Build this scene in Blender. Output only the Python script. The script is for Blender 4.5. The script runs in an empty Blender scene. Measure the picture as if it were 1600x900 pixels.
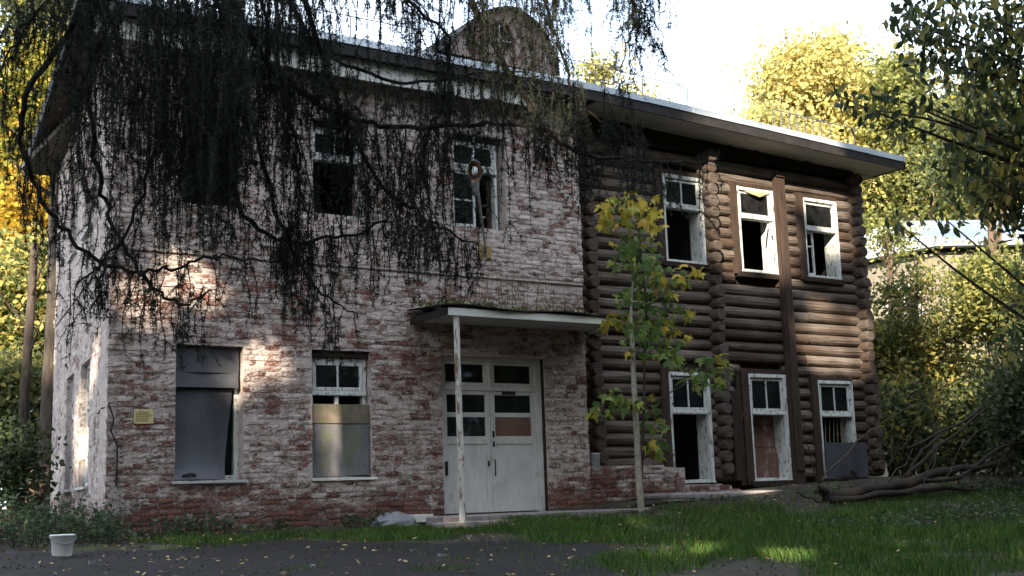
import bpy, math, random
import numpy as np
from mathutils import Vector, Matrix

R = random.Random(7)
N = np.random.default_rng(7)
scene = bpy.context.scene
C = scene.collection

# ---------------------------------------------------------------- camera
CAM = np.array([0.0, -19.3, 1.5])
F = 1967.0                                   # focal length in photo pixels (1600 wide)
YAW, PITCH, ROLL = [math.radians(a) for a in (33.8, 9.52, -1.95)]
def cam_axes():
    r = np.array([math.cos(YAW), -math.sin(YAW), 0]); fw = np.array([math.sin(YAW), math.cos(YAW), 0]); u = np.array([0, 0, 1.0])
    fw, u = fw*math.cos(PITCH)+u*math.sin(PITCH), u*math.cos(PITCH)-fw*math.sin(PITCH)
    r, u = r*math.cos(ROLL)+u*math.sin(ROLL), u*math.cos(ROLL)-r*math.sin(ROLL)
    return r, u, fw
CR, CU, CF = cam_axes()
cd = bpy.data.cameras.new('camera'); cam = bpy.data.objects.new('camera', cd); C.objects.link(cam)
cd.sensor_width = 36; cd.lens = F/1600*36; cd.clip_start = 0.05; cd.clip_end = 3000
cam.matrix_world = Matrix(((CR[0], CU[0], -CF[0], CAM[0]), (CR[1], CU[1], -CF[1], CAM[1]), (CR[2], CU[2], -CF[2], CAM[2]), (0, 0, 0, 1)))
scene.camera = cam

# ---------------------------------------------------------------- light
SUN_EL, SUN_AZ = math.radians(26), math.radians(46)        # azimuth: degrees to the left of the facade's outward normal
SUN = np.array([-math.sin(SUN_AZ)*math.cos(SUN_EL), -math.cos(SUN_AZ)*math.cos(SUN_EL), math.sin(SUN_EL)])
sl = bpy.data.lights.new('sun', 'SUN'); sl.energy = 4.3; sl.angle = math.radians(0.5); sl.color = (1, .86, .66)
so = bpy.data.objects.new('sun', sl); C.objects.link(so)
so.rotation_euler = Vector(-SUN).to_track_quat('-Z', 'Y').to_euler(); so.location = (-20, -40, 40)
w = bpy.data.worlds.new('World'); scene.world = w; w.use_nodes = True
nt = w.node_tree; sky = nt.nodes.new('ShaderNodeTexSky'); sky.sky_type = 'NISHITA'; sky.sun_disc = False
sky.sun_elevation = SUN_EL; sky.sun_rotation = math.atan2(SUN[0], SUN[1]) % (2*math.pi)
sky.air_density = 1.0; sky.dust_density = 1.5; sky.ozone_density = 1.0
bg = nt.nodes['Background']; bg.inputs[1].default_value = 0.15
# thin bright veil of cloud over the blue
tc = nt.nodes.new('ShaderNodeTexCoord'); cn = nt.nodes.new('ShaderNodeTexNoise'); nt.links.new(tc.outputs['Generated'], cn.inputs['Vector'])
cn.inputs['Scale'].default_value = 2.6; cn.inputs['Detail'].default_value = 6; cn.inputs['Roughness'].default_value = .55
cr_ = nt.nodes.new('ShaderNodeValToRGB'); nt.links.new(cn.outputs['Fac'], cr_.inputs[0]); cr_.color_ramp.elements[0].position = .36; cr_.color_ramp.elements[1].position = .56
cr_.color_ramp.elements[0].color = (.2, .2, .2, 1); cr_.color_ramp.elements[1].color = (.95, .95, .95, 1)
mxw = nt.nodes.new('ShaderNodeMix'); mxw.data_type = 'RGBA'; nt.links.new(cr_.outputs[0], mxw.inputs[0]); nt.links.new(sky.outputs[0], mxw.inputs[6]); mxw.inputs[7].default_value = (5.0, 5.5, 6.1, 1)
nt.links.new(mxw.outputs[2], bg.inputs[0])
scene.view_settings.view_transform = 'Standard'; scene.view_settings.look = 'None'
scene.view_settings.exposure = 1.95; scene.view_settings.gamma = 1.0
scene.cycles.max_bounces = 6; scene.cycles.transparent_max_bounces = 12

# ---------------------------------------------------------------- helpers
def ray(x, y): return CF + CR*(x-800)/F - CU*(y-450)/F
def onY(x, y, Y=0.0):
    d = ray(x, y); return CAM + d*((Y-CAM[1])/d[1])
def at(x, y, depth): return CAM + ray(x, y)*depth
def sstep(a, b, x):
    t = np.clip((x-a)/(b-a), 0, 1); return t*t*(3-2*t)
def gz(X, Y):
    X = np.asarray(X, float); Y = np.asarray(Y, float)
    base = np.where(Y < 0, 1.15*(np.maximum(Y, -45)+19.3)/19.3, 1.15+.004*np.maximum(Y, 0))
    bump = np.clip(.05*(X-11), 0, .55)*sstep(-4.5, -.3, Y)
    return base + bump + .025*np.sin(X*1.3+Y*.7)*np.cos(Y*1.1-X*.4)
def gzf(x, y): return float(gz(x, y))

WL = {}
def wl(o):
    v = Vector((0, 0, 0))
    while o is not None:
        v = v + o.location; o = o.parent
    return v
class MB:
    def __init__(s): s.v = []; s.f = []; s.t = []; s.cur = 0.0
    def add(s, vs, fs):
        b = len(s.v); s.v += [tuple(map(float, p)) for p in vs]; s.f += [tuple(b+i for i in f) for f in fs]; s.t += [s.cur]*len(vs)
    def box(s, x0, x1, y0, y1, z0, z1, j=0.0):
        q = [(x, y, z) for z in (z0, z1) for y in (y0, y1) for x in (x0, x1)]
        if j: q = [(a+R.uniform(-j, j), b+R.uniform(-j, j), c+R.uniform(-j, j)) for a, b, c in q]
        s.add(q, [(0, 2, 3, 1), (4, 5, 7, 6), (0, 1, 5, 4), (2, 6, 7, 3), (0, 4, 6, 2), (1, 3, 7, 5)])
    def tube(s, pts, rad, n=8, caps=True, wob=0.0):
        pts = [np.array(p, float) for p in pts]
        if not hasattr(rad, '__len__'): rad = [rad]*len(pts)
        ref = None; vs = []
        for i, p in enumerate(pts):
            d = pts[min(i+1, len(pts)-1)]-pts[max(i-1, 0)]; d = d/(np.linalg.norm(d)+1e-9)
            if ref is None: ref = np.array([0, 0, 1.]) if abs(d[2]) < .9 else np.array([1., 0, 0])
            a = np.cross(d, ref); a /= np.linalg.norm(a)+1e-9; b = np.cross(a, d); ref = b
            for k in range(n):
                t = 2*math.pi*k/n; rr = rad[i]*(1+(R.uniform(-wob, wob) if wob else 0))
                vs.append(p+(a*math.cos(t)+b*math.sin(t))*rr)
        fs = []
        for i in range(len(pts)-1):
            for k in range(n):
                fs.append((i*n+k, i*n+(k+1) % n, (i+1)*n+(k+1) % n, (i+1)*n+k))
        if caps: fs.append(tuple(range(n))[::-1]); fs.append(tuple((len(pts)-1)*n+k for k in range(n)))
        s.add(vs, fs)
    def bar(s, a, b, w, h=None): s.tube([a, b], w, 4 if h is None else h)
    def build(s, name, mat, parent=None, smooth=False, bevel=0):
        off = wl(parent) if parent else Vector((0, 0, 0))
        me = bpy.data.meshes.new(name)
        me.from_pydata([(a-off.x, b-off.y, c-off.z) for a, b, c in s.v], [], s.f)
        if any(s.t):
            at_ = me.attributes.new('tint', 'FLOAT', 'POINT'); at_.data.foreach_set('value', s.t)
        me.materials.append(mat)
        if smooth: me.polygons.foreach_set('use_smooth', [True]*len(me.polygons))
        o = bpy.data.objects.new(name, me); C.objects.link(o)
        if parent: o.parent = parent
        if bevel:
            m = o.modifiers.new('bevel', 'BEVEL'); m.width = bevel; m.segments = 1; m.limit_method = 'ANGLE'
        return o
def np_mesh(name, V, k, mat, parent=None, tint=None):
    """V: (n*k,3) vertices of n faces with k corners each"""
    off = wl(parent) if parent else Vector((0, 0, 0))
    V = np.asarray(V, np.float32)-np.array(off, np.float32)
    n = len(V)//k; me = bpy.data.meshes.new(name)
    me.vertices.add(len(V)); me.vertices.foreach_set('co', V.ravel())
    me.loops.add(n*k); me.loops.foreach_set('vertex_index', np.arange(n*k, dtype=np.int32))
    me.polygons.add(n); me.polygons.foreach_set('loop_start', np.arange(0, n*k, k, dtype=np.int32)); me.polygons.foreach_set('loop_total', np.full(n, k, np.int32))
    me.update(calc_edges=True)
    if tint is not None:
        a = me.attributes.new('tint', 'FLOAT', 'POINT'); a.data.foreach_set('value', np.repeat(tint, k).astype(np.float32))
    me.materials.append(mat)
    o = bpy.data.objects.new(name, me); C.objects.link(o)
    if parent: o.parent = parent
    return o
def empty(name, loc, parent=None):
    o = bpy.data.objects.new(name, None); o.empty_display_size = .2; C.objects.link(o)
    if parent: o.parent = parent; o.location = Vector(loc)-wl(parent)
    else: o.location = loc
    return o
def tag(o, label, cat, group=None):
    o['label'] = label; o['category'] = cat
    if group: o['group'] = group
    return o
def kind(o, k): o['kind'] = k; return o

# ---------------------------------------------------------------- materials
class NT:
    def __init__(s, name):
        s.m = bpy.data.materials.new(name); s.m.use_nodes = True; s.t = s.m.node_tree
        s.b = s.t.nodes['Principled BSDF']; s.out = s.t.nodes['Material Output']
        s.b.inputs['Specular IOR Level'].default_value = .25
    def n(s, typ, **kw):
        o = s.t.nodes.new('ShaderNode'+typ)
        for k, v in kw.items(): setattr(o, k, v)
        return o
    def l(s, a, b): s.t.links.new(a, b)
    def put(s, inp, v):
        if hasattr(v, 'is_output') or hasattr(v, 'node'): s.l(v, inp)
        elif isinstance(v, (tuple, list)): inp.default_value = tuple(v)+((1,) if len(v) == 3 and len(inp.default_value) == 4 else ())
        else: inp.default_value = v
    def pos(s, sc=(1, 1, 1), obj=False):
        g = s.n('TexCoord').outputs['Object'] if obj else s.n('NewGeometry').outputs['Position']
        m = s.n('Mapping'); s.l(g, m.inputs[0]); m.inputs['Scale'].default_value = sc
        return m.outputs[0]
    def noise(s, vec, scale, detail=5, rough=.6):
        o = s.n('TexNoise'); s.l(vec, o.inputs['Vector']); o.inputs['Scale'].default_value = scale
        o.inputs['Detail'].default_value = detail; o.inputs['Roughness'].default_value = rough
        return o.outputs['Fac']
    def math(s, op, a, b=0.0):
        o = s.n('Math', operation=op); s.put(o.inputs[0], a); s.put(o.inputs[1], b); return o.outputs[0]
    def ramp(s, fac, stops):
        o = s.n('ValToRGB'); s.l(fac, o.inputs[0]); e = o.color_ramp.elements
        while len(e) < len(stops): e.new(.5)
        for el, (p, c) in zip(e, stops): el.position = p; el.color = (tuple(c)+(1,)) if hasattr(c, '__len__') else (c, c, c, 1)
        return o.outputs[0]
    def mix(s, fac, a, b, mode='MIX'):
        o = s.n('Mix', data_type='RGBA', blend_type=mode); s.put(o.inputs['Factor'], fac); s.put(o.inputs['A'], a); s.put(o.inputs['B'], b) if False else None
        s.put(o.inputs[6], a); s.put(o.inputs[7], b); return o.outputs[2]
    def bump(s, h, strength=.5, dist=.01):
        o = s.n('Bump'); o.inputs['Strength'].default_value = strength; o.inputs['Distance'].default_value = dist
        s.l(h, o.inputs['Height']); s.l(o.outputs[0], s.b.inputs['Normal'])
    def fin(s, col, rough=.85, metal=0.0):
        s.put(s.b.inputs['Base Color'], col); s.put(s.b.inputs['Roughness'], rough); s.b.inputs['Metallic'].default_value = metal
        return s.m
    def tint(s):
        a = s.n('Attribute', attribute_name='tint').outputs['Fac']; o = s.n('ObjectInfo').outputs['Random']
        return s.math('FRACT', s.math('ADD', a, o))

def m_brick(name, paint=.0, mortar=False):
    s = NT(name); p = s.pos((1, 1, 1)); big = s.noise(p, .9, 4); mid = s.noise(s.pos((4, 4, 8)), 1.0, 6, .75); fine = s.noise(s.pos((1, 1, 1.8)), 24, 8, .85)
    z = s.n('SeparateXYZ'); s.l(s.n('NewGeometry').outputs['Position'], z.inputs[0])
    low = s.ramp(s.math('MULTIPLY', z.outputs[2], .1), [(.10, -0.0), (.20, 1.0)])      # the foot of the wall has lost its whitewash
    rnd = s.tint()
    a = s.math('ADD', s.math('MULTIPLY', big, .36), s.math('MULTIPLY', mid, .50))
    a = s.math('ADD', a, s.math('MULTIPLY', fine, .80)); a = s.math('ADD', a, s.math('MULTIPLY', rnd, .0 if mortar else .10))
    up_ = s.ramp(s.math('MULTIPLY', z.outputs[2], .1), [(.50, 0.), (.62, 1.)]); a = s.math('ADD', a, s.math('MULTIPLY', up_, .02)); a = s.math('ADD', a, s.math('MULTIPLY', low, .17)); a = s.math('ADD', a, paint-.157)
    mask = s.ramp(a, [(.83, 0.0), (.865, .7), (.91, 1.0)]) if not mortar else s.ramp(a, [(.74, 0.0), (.82, .85)])
    if mortar: base = s.ramp(fine, [(.3, (.035, .03, .027)), (.7, (.13, .11, .095))])
    else:
        base = s.ramp(rnd, [(0, (.16, .065, .05)), (.35, (.29, .115, .085)), (.7, (.40, .18, .135)), (1, (.38, .22, .175))])
        base = s.mix(s.ramp(fine, [(.33, .7), (.47, 0.)]), base, (.05, .03, .026))
    pc = s.ramp(s.noise(p, 7, 6, .7), [(.3, (.40, .335, .305)), (.5, (.65, .575, .54)), (.75, (.78, .735, .705))])
    pc = s.mix(s.ramp(big, [(.35, .05), (.7, .3)]), pc, (.52, .37, .32))
    dirt = s.ramp(s.math('MULTIPLY', z.outputs[2], .1), [(.11, .95), (.22, 0.)]); base = s.mix(s.math('MULTIPLY', dirt, s.ramp(mid, [(.3, .35), (.65, 1.)])), base, (.085, .055, .045))
    col = s.mix(mask, base, pc)
    ticks = s.ramp(s.noise(s.pos((1, 1, 2.4)), 17, 3, .6), [(.335, 1.), (.375, 0.)]); col = s.mix(s.math('MULTIPLY', ticks, .85), col, (.055, .036, .03))
    s.bump(s.math('ADD', s.math('MULTIPLY', mask, .6), s.math('MULTIPLY', fine, 1.4)), 1.0, .02)
    return s.fin(col, .92)
def m_log(name, a, b, grey):
    s = NT(name); p = s.pos((.6, 9, 9)); g = s.noise(p, 3, 6, .7); st = s.noise(s.pos((.25, 22, 22)), 2.2, 5, .75); big = s.noise(s.pos(), .7, 3); rnd = s.tint()
    col = s.mix(g, a, b); col = s.mix(s.ramp(s.math('ADD', big, s.math('MULTIPLY', rnd, .3)), [(.45, 0.), (.8, .75)]), col, grey)
    col = s.mix(s.ramp(st, [(.40, .95), (.47, 0.)]), col, (.012, .009, .007))
    s.bump(s.math('ADD', st, g), .7, .015); return s.fin(col, .88)
def m_plain(name, a, b, scale=6, rough=.8, metal=0., bump=.3, dist=.006, stretch=(1, 1, 1), spots=None):
    s = NT(name); f = s.noise(s.pos(stretch), scale, 6, .65); col = s.ramp(f, [(.3, a), (.7, b)])
    if spots:
        c, lo, hi, sc = spots; m = s.ramp(s.noise(s.pos(stretch), sc, 6, .7), [(lo, 0.), (hi, 1.)]); col = s.mix(m, col, c)
    s.bump(f, bump, dist); return s.fin(col, rough, metal)
def m_leaf(name, stops, trans=.35, rough=.6):
    s = NT(name); t = s.tint(); col = s.ramp(t, stops); s.fin(col, rough)
    tr = s.n('BsdfTranslucent'); s.l(col, tr.inputs[0]); mx = s.n('MixShader'); mx.inputs[0].default_value = trans
    s.l(s.b.outputs[0], mx.inputs[1]); s.l(tr.outputs[0], mx.inputs[2]); s.l(mx.outputs[0], s.out.inputs[0]); return s.m
def m_glass(name):
    s = NT(name); g = s.n('BsdfGlossy'); g.inputs['Roughness'].default_value = .04; g.inputs['Color'].default_value = (.5, .56, .66, 1)
    t = s.n('BsdfTransparent'); t.inputs[0].default_value = (.55, .6, .62, 1)
    fr = s.n('Fresnel'); fr.inputs[0].default_value = 1.6
    d = s.n('BsdfDiffuse'); d.inputs[0].default_value = (.09, .095, .10, 1); m0 = s.n('MixShader')
    dirt = s.ramp(s.noise(s.pos(), 3, 6, .7), [(.35, .03), (.75, .3)]); s.l(dirt, m0.inputs[0]); s.l(t.outputs[0], m0.inputs[1]); s.l(d.outputs[0], m0.inputs[2])
    m = s.n('MixShader'); s.l(fr.outputs[0], m.inputs[0]); s.l(m0.outputs[0], m.inputs[1]); s.l(g.outputs[0], m.inputs[2])
    s.l(m.outputs[0], s.out.inputs[0]); return s.m

M = {}
M['brick'] = m_brick('whitewashed_brick', .0)
M['brick_side'] = m_brick('whitewashed_brick_side', .035)
M['mortar'] = m_brick('mortar', .04, True)
M['log'] = m_log('weathered_log', (.026, .018, .013), (.098, .061, .042), (.19, .16, .14))
M['end'] = m_log('log_end_grain', (.032, .022, .017), (.095, .062, .044), (.10, .085, .075))
M['dark_wood'] = m_plain('dark_brown_board', (.014, .010, .008), (.04, .026, .02), 3, .85, stretch=(6, 6, .7), bump=.5)
M['post_wood'] = m_plain('brown_post_board', (.022, .015, .012), (.062, .040, .030), 3, .85, stretch=(7, 7, .6), bump=.5)
M['white'] = m_plain('peeling_white_paint', (.42, .44, .43), (.66, .68, .66), 9, .65, spots=((.12, .095, .075), .545, .62, 13), stretch=(1.4, 1.4, .5))
M['door'] = m_plain('door_paint', (.44, .44, .42), (.62, .61, .585), 3.5, .6, spots=((.17, .135, .09), .58, .82, 3), stretch=(1, 1, .6))
M['sheet'] = m_plain('grey_sheet_metal', (.05, .052, .062), (.105, .108, .125), 1.6, .55, .35, spots=((.12, .09, .07), .62, .8, 3), stretch=(1, 1, .5))
M['board2'] = m_plain('stained_board', (.10, .10, .115), (.22, .215, .22), 2.2, .7, spots=((.13, .15, .07), .5, .7, 2.6), stretch=(1.3, 1.3, .6))
M['sill'] = m_plain('sill_metal', (.35, .37, .40), (.55, .57, .6), 5, .5, .3)
M['roof'] = m_plain('roof_sheet', (.42, .48, .54), (.58, .64, .69), 1.2, .4, .45, spots=((.25, .2, .17), .66, .8, 4))
M['fascia'] = m_plain('dark_fascia', (.012, .011, .011), (.03, .027, .026), 5)
M['soffit'] = m_plain('soffit_board', (.34, .33, .32), (.52, .50, .48), 2, .8, stretch=(.5, 5, 5), spots=((.12, .1, .09), .62, .75, 2.5))
M['frieze'] = m_plain('frieze_board', (.52, .53, .50), (.68, .69, .65), 2.5, .75, stretch=(.6, 1, 2), spots=((.3, .27, .23), .66, .78, 3))
M['glass'] = m_glass('dusty_glass')
M['concrete'] = m_plain('concrete', (.16, .145, .14), (.29, .265, .255), 7, .9, bump=.7, dist=.012)
M['rubble'] = m_plain('rubble_concrete', (.15, .155, .17), (.27, .275, .29), 9, .9, bump=.8, dist=.02)
M['rust'] = m_plain('rusty_pole', (.42, .41, .38), (.6, .6, .56), 6, .7, spots=((.15, .075, .04), .5, .6, 7), stretch=(2, 2, .7))
M['lampmetal'] = m_plain('lamp_metal', (.22, .22, .23), (.36, .36, .37), 8, .5, .4, spots=((.2, .1, .05), .55, .7, 12))
M['lampinner'] = m_plain('lamp_rust_reflector', (.16, .085, .05), (.28, .17, .11), 14, .6)
M['bulb'] = m_plain('lamp_bulb', (.75, .75, .72), (.85, .85, .82), 5, .2)
M['yellow'] = m_plain('yellow_bracket', (.17, .13, .05), (.3, .23, .08), 8, .7)
M['paper'] = m_plain('yellow_paper', (.50, .44, .21), (.60, .54, .28), 5, .8, bump=.05)
M['ink'] = m_plain('notice_print', (.22, .17, .07), (.3, .24, .1), 30, .8)
M['plastic'] = m_plain('white_plastic', (.72, .74, .76), (.82, .84, .85), 4, .35, spots=((.42, .4, .34), .6, .8, 5))
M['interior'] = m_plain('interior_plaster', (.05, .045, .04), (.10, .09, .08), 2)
M['redboard'] = m_plain('red_brown_board', (.10, .055, .043), (.18, .10, .08), 2.5, .8, stretch=(1, 1, .5), spots=((.4, .33, .3), .55, .7, 3))
M['dormer'] = m_plain('dormer_plaster', (.15, .115, .10), (.29, .23, .20), 4, .9, spots=((.10, .045, .035), .48, .6, 7))
M['bark'] = m_plain('dark_bark', (.03, .024, .02), (.09, .072, .058), 5, .95, stretch=(3, 3, .6), bump=1., dist=.03)
M['darkbrown'] = m_plain('dark_brown_bark', (.03, .022, .017), (.085, .062, .046), 4, .95, stretch=(3, 3, .5), bump=1., dist=.03)
M['palebark'] = m_plain('pale_bark', (.20, .19, .15), (.36, .34, .27), 7, .9, stretch=(2, 2, .8), spots=((.09, .075, .05), .56, .66, 9))
M['brownbark'] = m_plain('brown_bark', (.07, .05, .035), (.17, .12, .085), 4, .95, stretch=(3, 3, .5), bump=1., dist=.03)
M['twig'] = m_plain('larch_twig', (.016, .013, .011), (.034, .028, .023), 10, .95)
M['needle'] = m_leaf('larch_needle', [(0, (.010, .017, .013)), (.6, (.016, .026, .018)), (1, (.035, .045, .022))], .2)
M['oaky'] = m_leaf('yellow_foliage', [(0, (.08, .11, .025)), (.4, (.30, .28, .04)), (.75, (.50, .39, .05)), (1, (.46, .27, .04))], .4)
M['orange'] = m_leaf('orange_foliage', [(0, (.13, .12, .02)), (.4, (.40, .27, .03)), (.75, (.52, .33, .04)), (1, (.36, .16, .03))], .4)
M['ygreen'] = m_leaf('yellow_green_foliage', [(0, (.05, .075, .025)), (.45, (.17, .19, .055)), (.8, (.37, .34, .10)), (1, (.48, .38, .12))], .4)
M['straw'] = m_leaf('pale_gold_foliage', [(0, (.13, .14, .06)), (.4, (.42, .38, .13)), (.8, (.58, .51, .19)), (1, (.46, .35, .13))], .4)
M['dull'] = m_leaf('dull_green_foliage', [(0, (.03, .045, .022)), (.5, (.075, .10, .042)), (.85, (.15, .16, .05)), (1, (.32, .26, .06))], .38)
M['nearleaf'] = m_leaf('near_tree_foliage', [(0, (.025, .04, .02)), (.5, (.07, .095, .035)), (.8, (.17, .17, .05)), (1, (.34, .28, .07))], .4)
M['dark'] = m_leaf('dark_green_foliage', [(0, (.02, .032, .016)), (.6, (.045, .065, .028)), (1, (.08, .10, .04))], .3)
M['mapley'] = m_leaf('maple_leaf_yellow', [(0, (.24, .24, .04)), (.5, (.46, .37, .05)), (.85, (.50, .36, .06)), (1, (.40, .22, .05))], .4)
M['mapleg'] = m_leaf('maple_leaf_green', [(0, (.07, .13, .04)), (.6, (.13, .20, .055)), (1, (.27, .29, .06))], .4)
M['grass'] = m_leaf('grass_blade', [(0, (.025, .065, .014)), (.55, (.06, .14, .024)), (.88, (.105, .20, .034)), (1, (.22, .18, .07))], .35)
M['weed'] = m_leaf('weed_leaf', [(0, (.03, .055, .025)), (.6, (.06, .10, .045)), (1, (.10, .13, .06))], .3)
M['litter'] = m_leaf('fallen_leaf', [(0, (.16, .09, .03)), (.4, (.34, .22, .07)), (.75, (.46, .36, .17)), (1, (.10, .06, .04))], .15)
M['moss'] = m_plain('moss', (.045, .06, .018), (.10, .12, .03), 14, .95, bump=1., dist=.02)
M['drystalk'] = m_plain('dry_stalk', (.12, .085, .06), (.22, .16, .10), 9, .9)
M['soil'] = m_plain('soil', (.018, .015, .013), (.05, .041, .033), 5, .95, bump=1., dist=.04, spots=((.05, .075, .02), .52, .68, 1.4))
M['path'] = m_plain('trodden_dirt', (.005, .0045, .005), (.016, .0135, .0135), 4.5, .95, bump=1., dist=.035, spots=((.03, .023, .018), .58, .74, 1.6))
M['farwall'] = m_plain('far_house_wall', (.17, .15, .12), (.27, .24, .19), 1, .9)

# ---------------------------------------------------------------- ground
def grid_sheet(name, xs, ys, zf, mat, keep=None):
    V = [(x, y, float(zf(x, y))) for y in ys for x in xs]; nx = len(xs); Fs = []
    for j in range(len(ys)-1):
        for i in range(nx-1):
            if keep is None or keep((xs[i]+xs[i+1])/2, (ys[j]+ys[j+1])/2): Fs.append((j*nx+i, j*nx+i+1, (j+1)*nx+i+1, (j+1)*nx+i))
    b = MB(); b.add(V, Fs); return b.build(name, mat, smooth=True)
xs = list(np.concatenate([[-900, -400, -180, -90], np.arange(-50, 0, 4), np.arange(0, 32, .5), np.arange(32, 70, 3), [90, 180, 400, 900]]))
ys = list(np.concatenate([[-900, -300, -120, -60], np.arange(-45, -12, 3), np.arange(-12, 3, .5), np.arange(3, 60, 4), [90, 180, 400, 900]]))
def ground_z(x, y):
    n = .012*math.sin(x*5.1)*math.cos(y*4.3)
    return gz(x, y)+n
kind(grid_sheet('ground', xs, ys, ground_z, M['soil']), 'structure')
def path_edges(x):      # the worn track crosses the bottom of the view and ends in a point at the lawn
    far = -2.45-max(0, x-7)*.68+.16*math.sin(x*2.1)+.13*math.sin(x*5.3)+.07*math.sin(x*11)
    near = -10.5 if x < 7.0 else -10.5+(x-7.0)*1.36+.1*math.sin(x*3)
    return min(near, far-.02), far
px = list(np.arange(-25, 10.95, .35)); pm = MB(); pv = []; pf = []
K = 14
for i, x in enumerate(px):
    n0, f0 = path_edges(x); f1 = f0
    for k in range(K+1):
        y = n0+(f1-n0)*k/K; pv.append((x, y, ground_z(x, y)+.014+.01*math.sin(k*math.pi/K)))
for i in range(len(px)-1):
    for k in range(K): pf.append((i*(K+1)+k, (i+1)*(K+1)+k, (i+1)*(K+1)+k+1, i*(K+1)+k+1))
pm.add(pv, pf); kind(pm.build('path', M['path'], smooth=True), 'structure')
def on_path(x, y):
    x += R.gauss(0, .16)+.3*math.sin(y*2.3); y += R.gauss(0, .16)+.25*math.sin(x*3.1)
    if x > 10.9: return False
    n0, f0 = path_edges(x); return n0 < y < f0
# ---------------------------------------------------------------- the house
house = empty('abandoned_house', (14.2, 4.5, 1.2))
tag(house, 'two storey abandoned house, left half peeling whitewashed brick, right half dark round logs', 'house')
SA = math.radians(8.3); SD = np.array([math.sin(SA), math.cos(SA)])        # the left side wall runs back a little askew
BX0, BX1 = 5.47, 14.56
BTOP = 9.3
OPEN = dict(W1=(6.52, 7.64, 1.95, 4.09), W2=(8.84, 9.94, 1.95, 4.09), W3=(6.58, 7.6, 6.36, 8.12), W4=(8.87, 9.88, 6.42, 8.12), W5=(11.68, 12.82, 6.46, 8.26), DOOR=(11.34, 13.58, 1.26, 4.08))
def wall_openings(name, x0, x1, z0, z1, y0, y1, ops, mat, parent, xf=None):
    xf = xf or (lambda x, y, z: (x, y, z))
    X = sorted({x0, x1, *[o[0] for o in ops], *[o[1] for o in ops]}); Z = sorted({z0, z1, *[o[2] for o in ops], *[o[3] for o in ops]})
    hole = lambda x, z: any(a < x < b and c < z < d for a, b, c, d in ops)
    b = MB(); q = lambda *p: b.add([xf(*v) for v in p], [(0, 1, 2, 3)])
    solid = lambda i, k: 0 <= i < len(X)-1 and 0 <= k < len(Z)-1 and not hole((X[i]+X[i+1])/2, (Z[k]+Z[k+1])/2)
    for i in range(len(X)-1):
        for k in range(len(Z)-1):
            if not solid(i, k): continue
            a, c, e, g = X[i], X[i+1], Z[k], Z[k+1]
            q((a, y0, e), (c, y0, e), (c, y0, g), (a, y0, g)); q((a, y1, e), (a, y1, g), (c, y1, g), (c, y1, e))
            if not solid(i-1, k): q((a, y0, e), (a, y0, g), (a, y1, g), (a, y1, e))
            if not solid(i+1, k): q((c, y0, e), (c, y1, e), (c, y1, g), (c, y0, g))
            if not solid(i, k-1): q((a, y0, e), (a, y1, e), (c, y1, e), (c, y0, e))
            if not solid(i, k+1): q((a, y0, g), (c, y0, g), (c, y1, g), (a, y1, g))
    return b.build(name, mat, parent)
brick_wall = wall_openings('brick_wall', BX0+.03, BX1-.012, 1.0, BTOP, .0, .5, list(OPEN.values()), M['mortar'], house)
upper_face = wall_openings('upper_wall_face', BX0+.02, BX1-.006, 5.545, BTOP-.004, -.043, -.002, [o for o in OPEN.values() if o[2] > 5], M['mortar'], house)
# bricks: every brick has its own faces, proud of the mortar by a varying amount
PITCH_Z, PITCH_X, JOINT = .0865, .268, .013
def brick_shape(b, x0, x1, y0, y1, z0, z1, xf=None):
    """front face split 3 x 2 with worn corners"""
    xf = xf or (lambda x, y, z: (x, y, z)); vs = []; cols, rows = 4, 3
    wear = R.random()
    for k in range(rows):
        for i in range(cols):
            e = (i in (0, cols-1))+(k in (0, rows-1))
            dx = R.uniform(-.006, .006); dz = R.uniform(-.004, .004); dy = R.uniform(0, .004)+e*R.uniform(.001, .006)+(R.uniform(0, .02) if wear > .88 else 0)
            vs.append(xf(x0+(x1-x0)*i/(cols-1)+dx, y0+dy, z0+(z1-z0)*k/(rows-1)+dz))
    for x, z in ((x0, z0), (x1, z0), (x1, z1), (x0, z1)): vs.append(xf(x, y1, z))
    fs = [(k*cols+i, k*cols+i+1, (k+1)*cols+i+1, (k+1)*cols+i) for k in range(rows-1) for i in range(cols-1)]
    o = rows*cols
    fs += [(o, o+1, 3, 2, 1, 0), (o+1, o+2, 11, 7, 3), (o+2, o+3, 8, 9, 10, 11), (o+3, o, 0, 4, 8)]
    b.add(vs, fs)
specs = []
row = 0; z = 1.02
while z < BTOP-.02:
    x = BX0-.0 - (PITCH_X*.5 if row % 2 else 0)
    while x < BX1:
        L = PITCH_X*R.choice([1, 1, 1, .5])*R.uniform(.97, 1.03)
        a, c = max(x, BX0), min(x+L-JOINT, BX1)
        z0, z1 = z+R.uniform(-.003, .003), z+PITCH_Z-JOINT+R.uniform(-.003, .003)
        segs = [(a, c)]
        for (p, q, r, s_) in OPEN.values():
            if z1 > r+.02 and z0 < s_-.02:
                ns = []
                for (m, n) in segs:
                    if n <= p or m >= q: ns.append((m, n))
                    else:
                        if m < p: ns.append((m, p-.004*R.random()))
                        if n > q: ns.append((q+.004*R.random(), n))
                segs = ns
        for (m, n) in segs:
            if n-m > .05: specs.append((m, n, z0, z1))
        x += L
    z += PITCH_Z; row += 1
def brick_depth(x, z):
    p = -.010-R.uniform(0, .016)
    if R.random() < .07: p += R.uniform(.008, .03)                      # spalled
    if z > 5.53: p -= .045
    elif z > 5.44: p = .012                                          # string course
    if abs(z-4.22) < .05: p -= .008
    if x < 5.9-(z-1.1)*.25 and z < 2.0 and R.random() < .45: p = R.uniform(.0, .02)    # the broken corner
    return p
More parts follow.
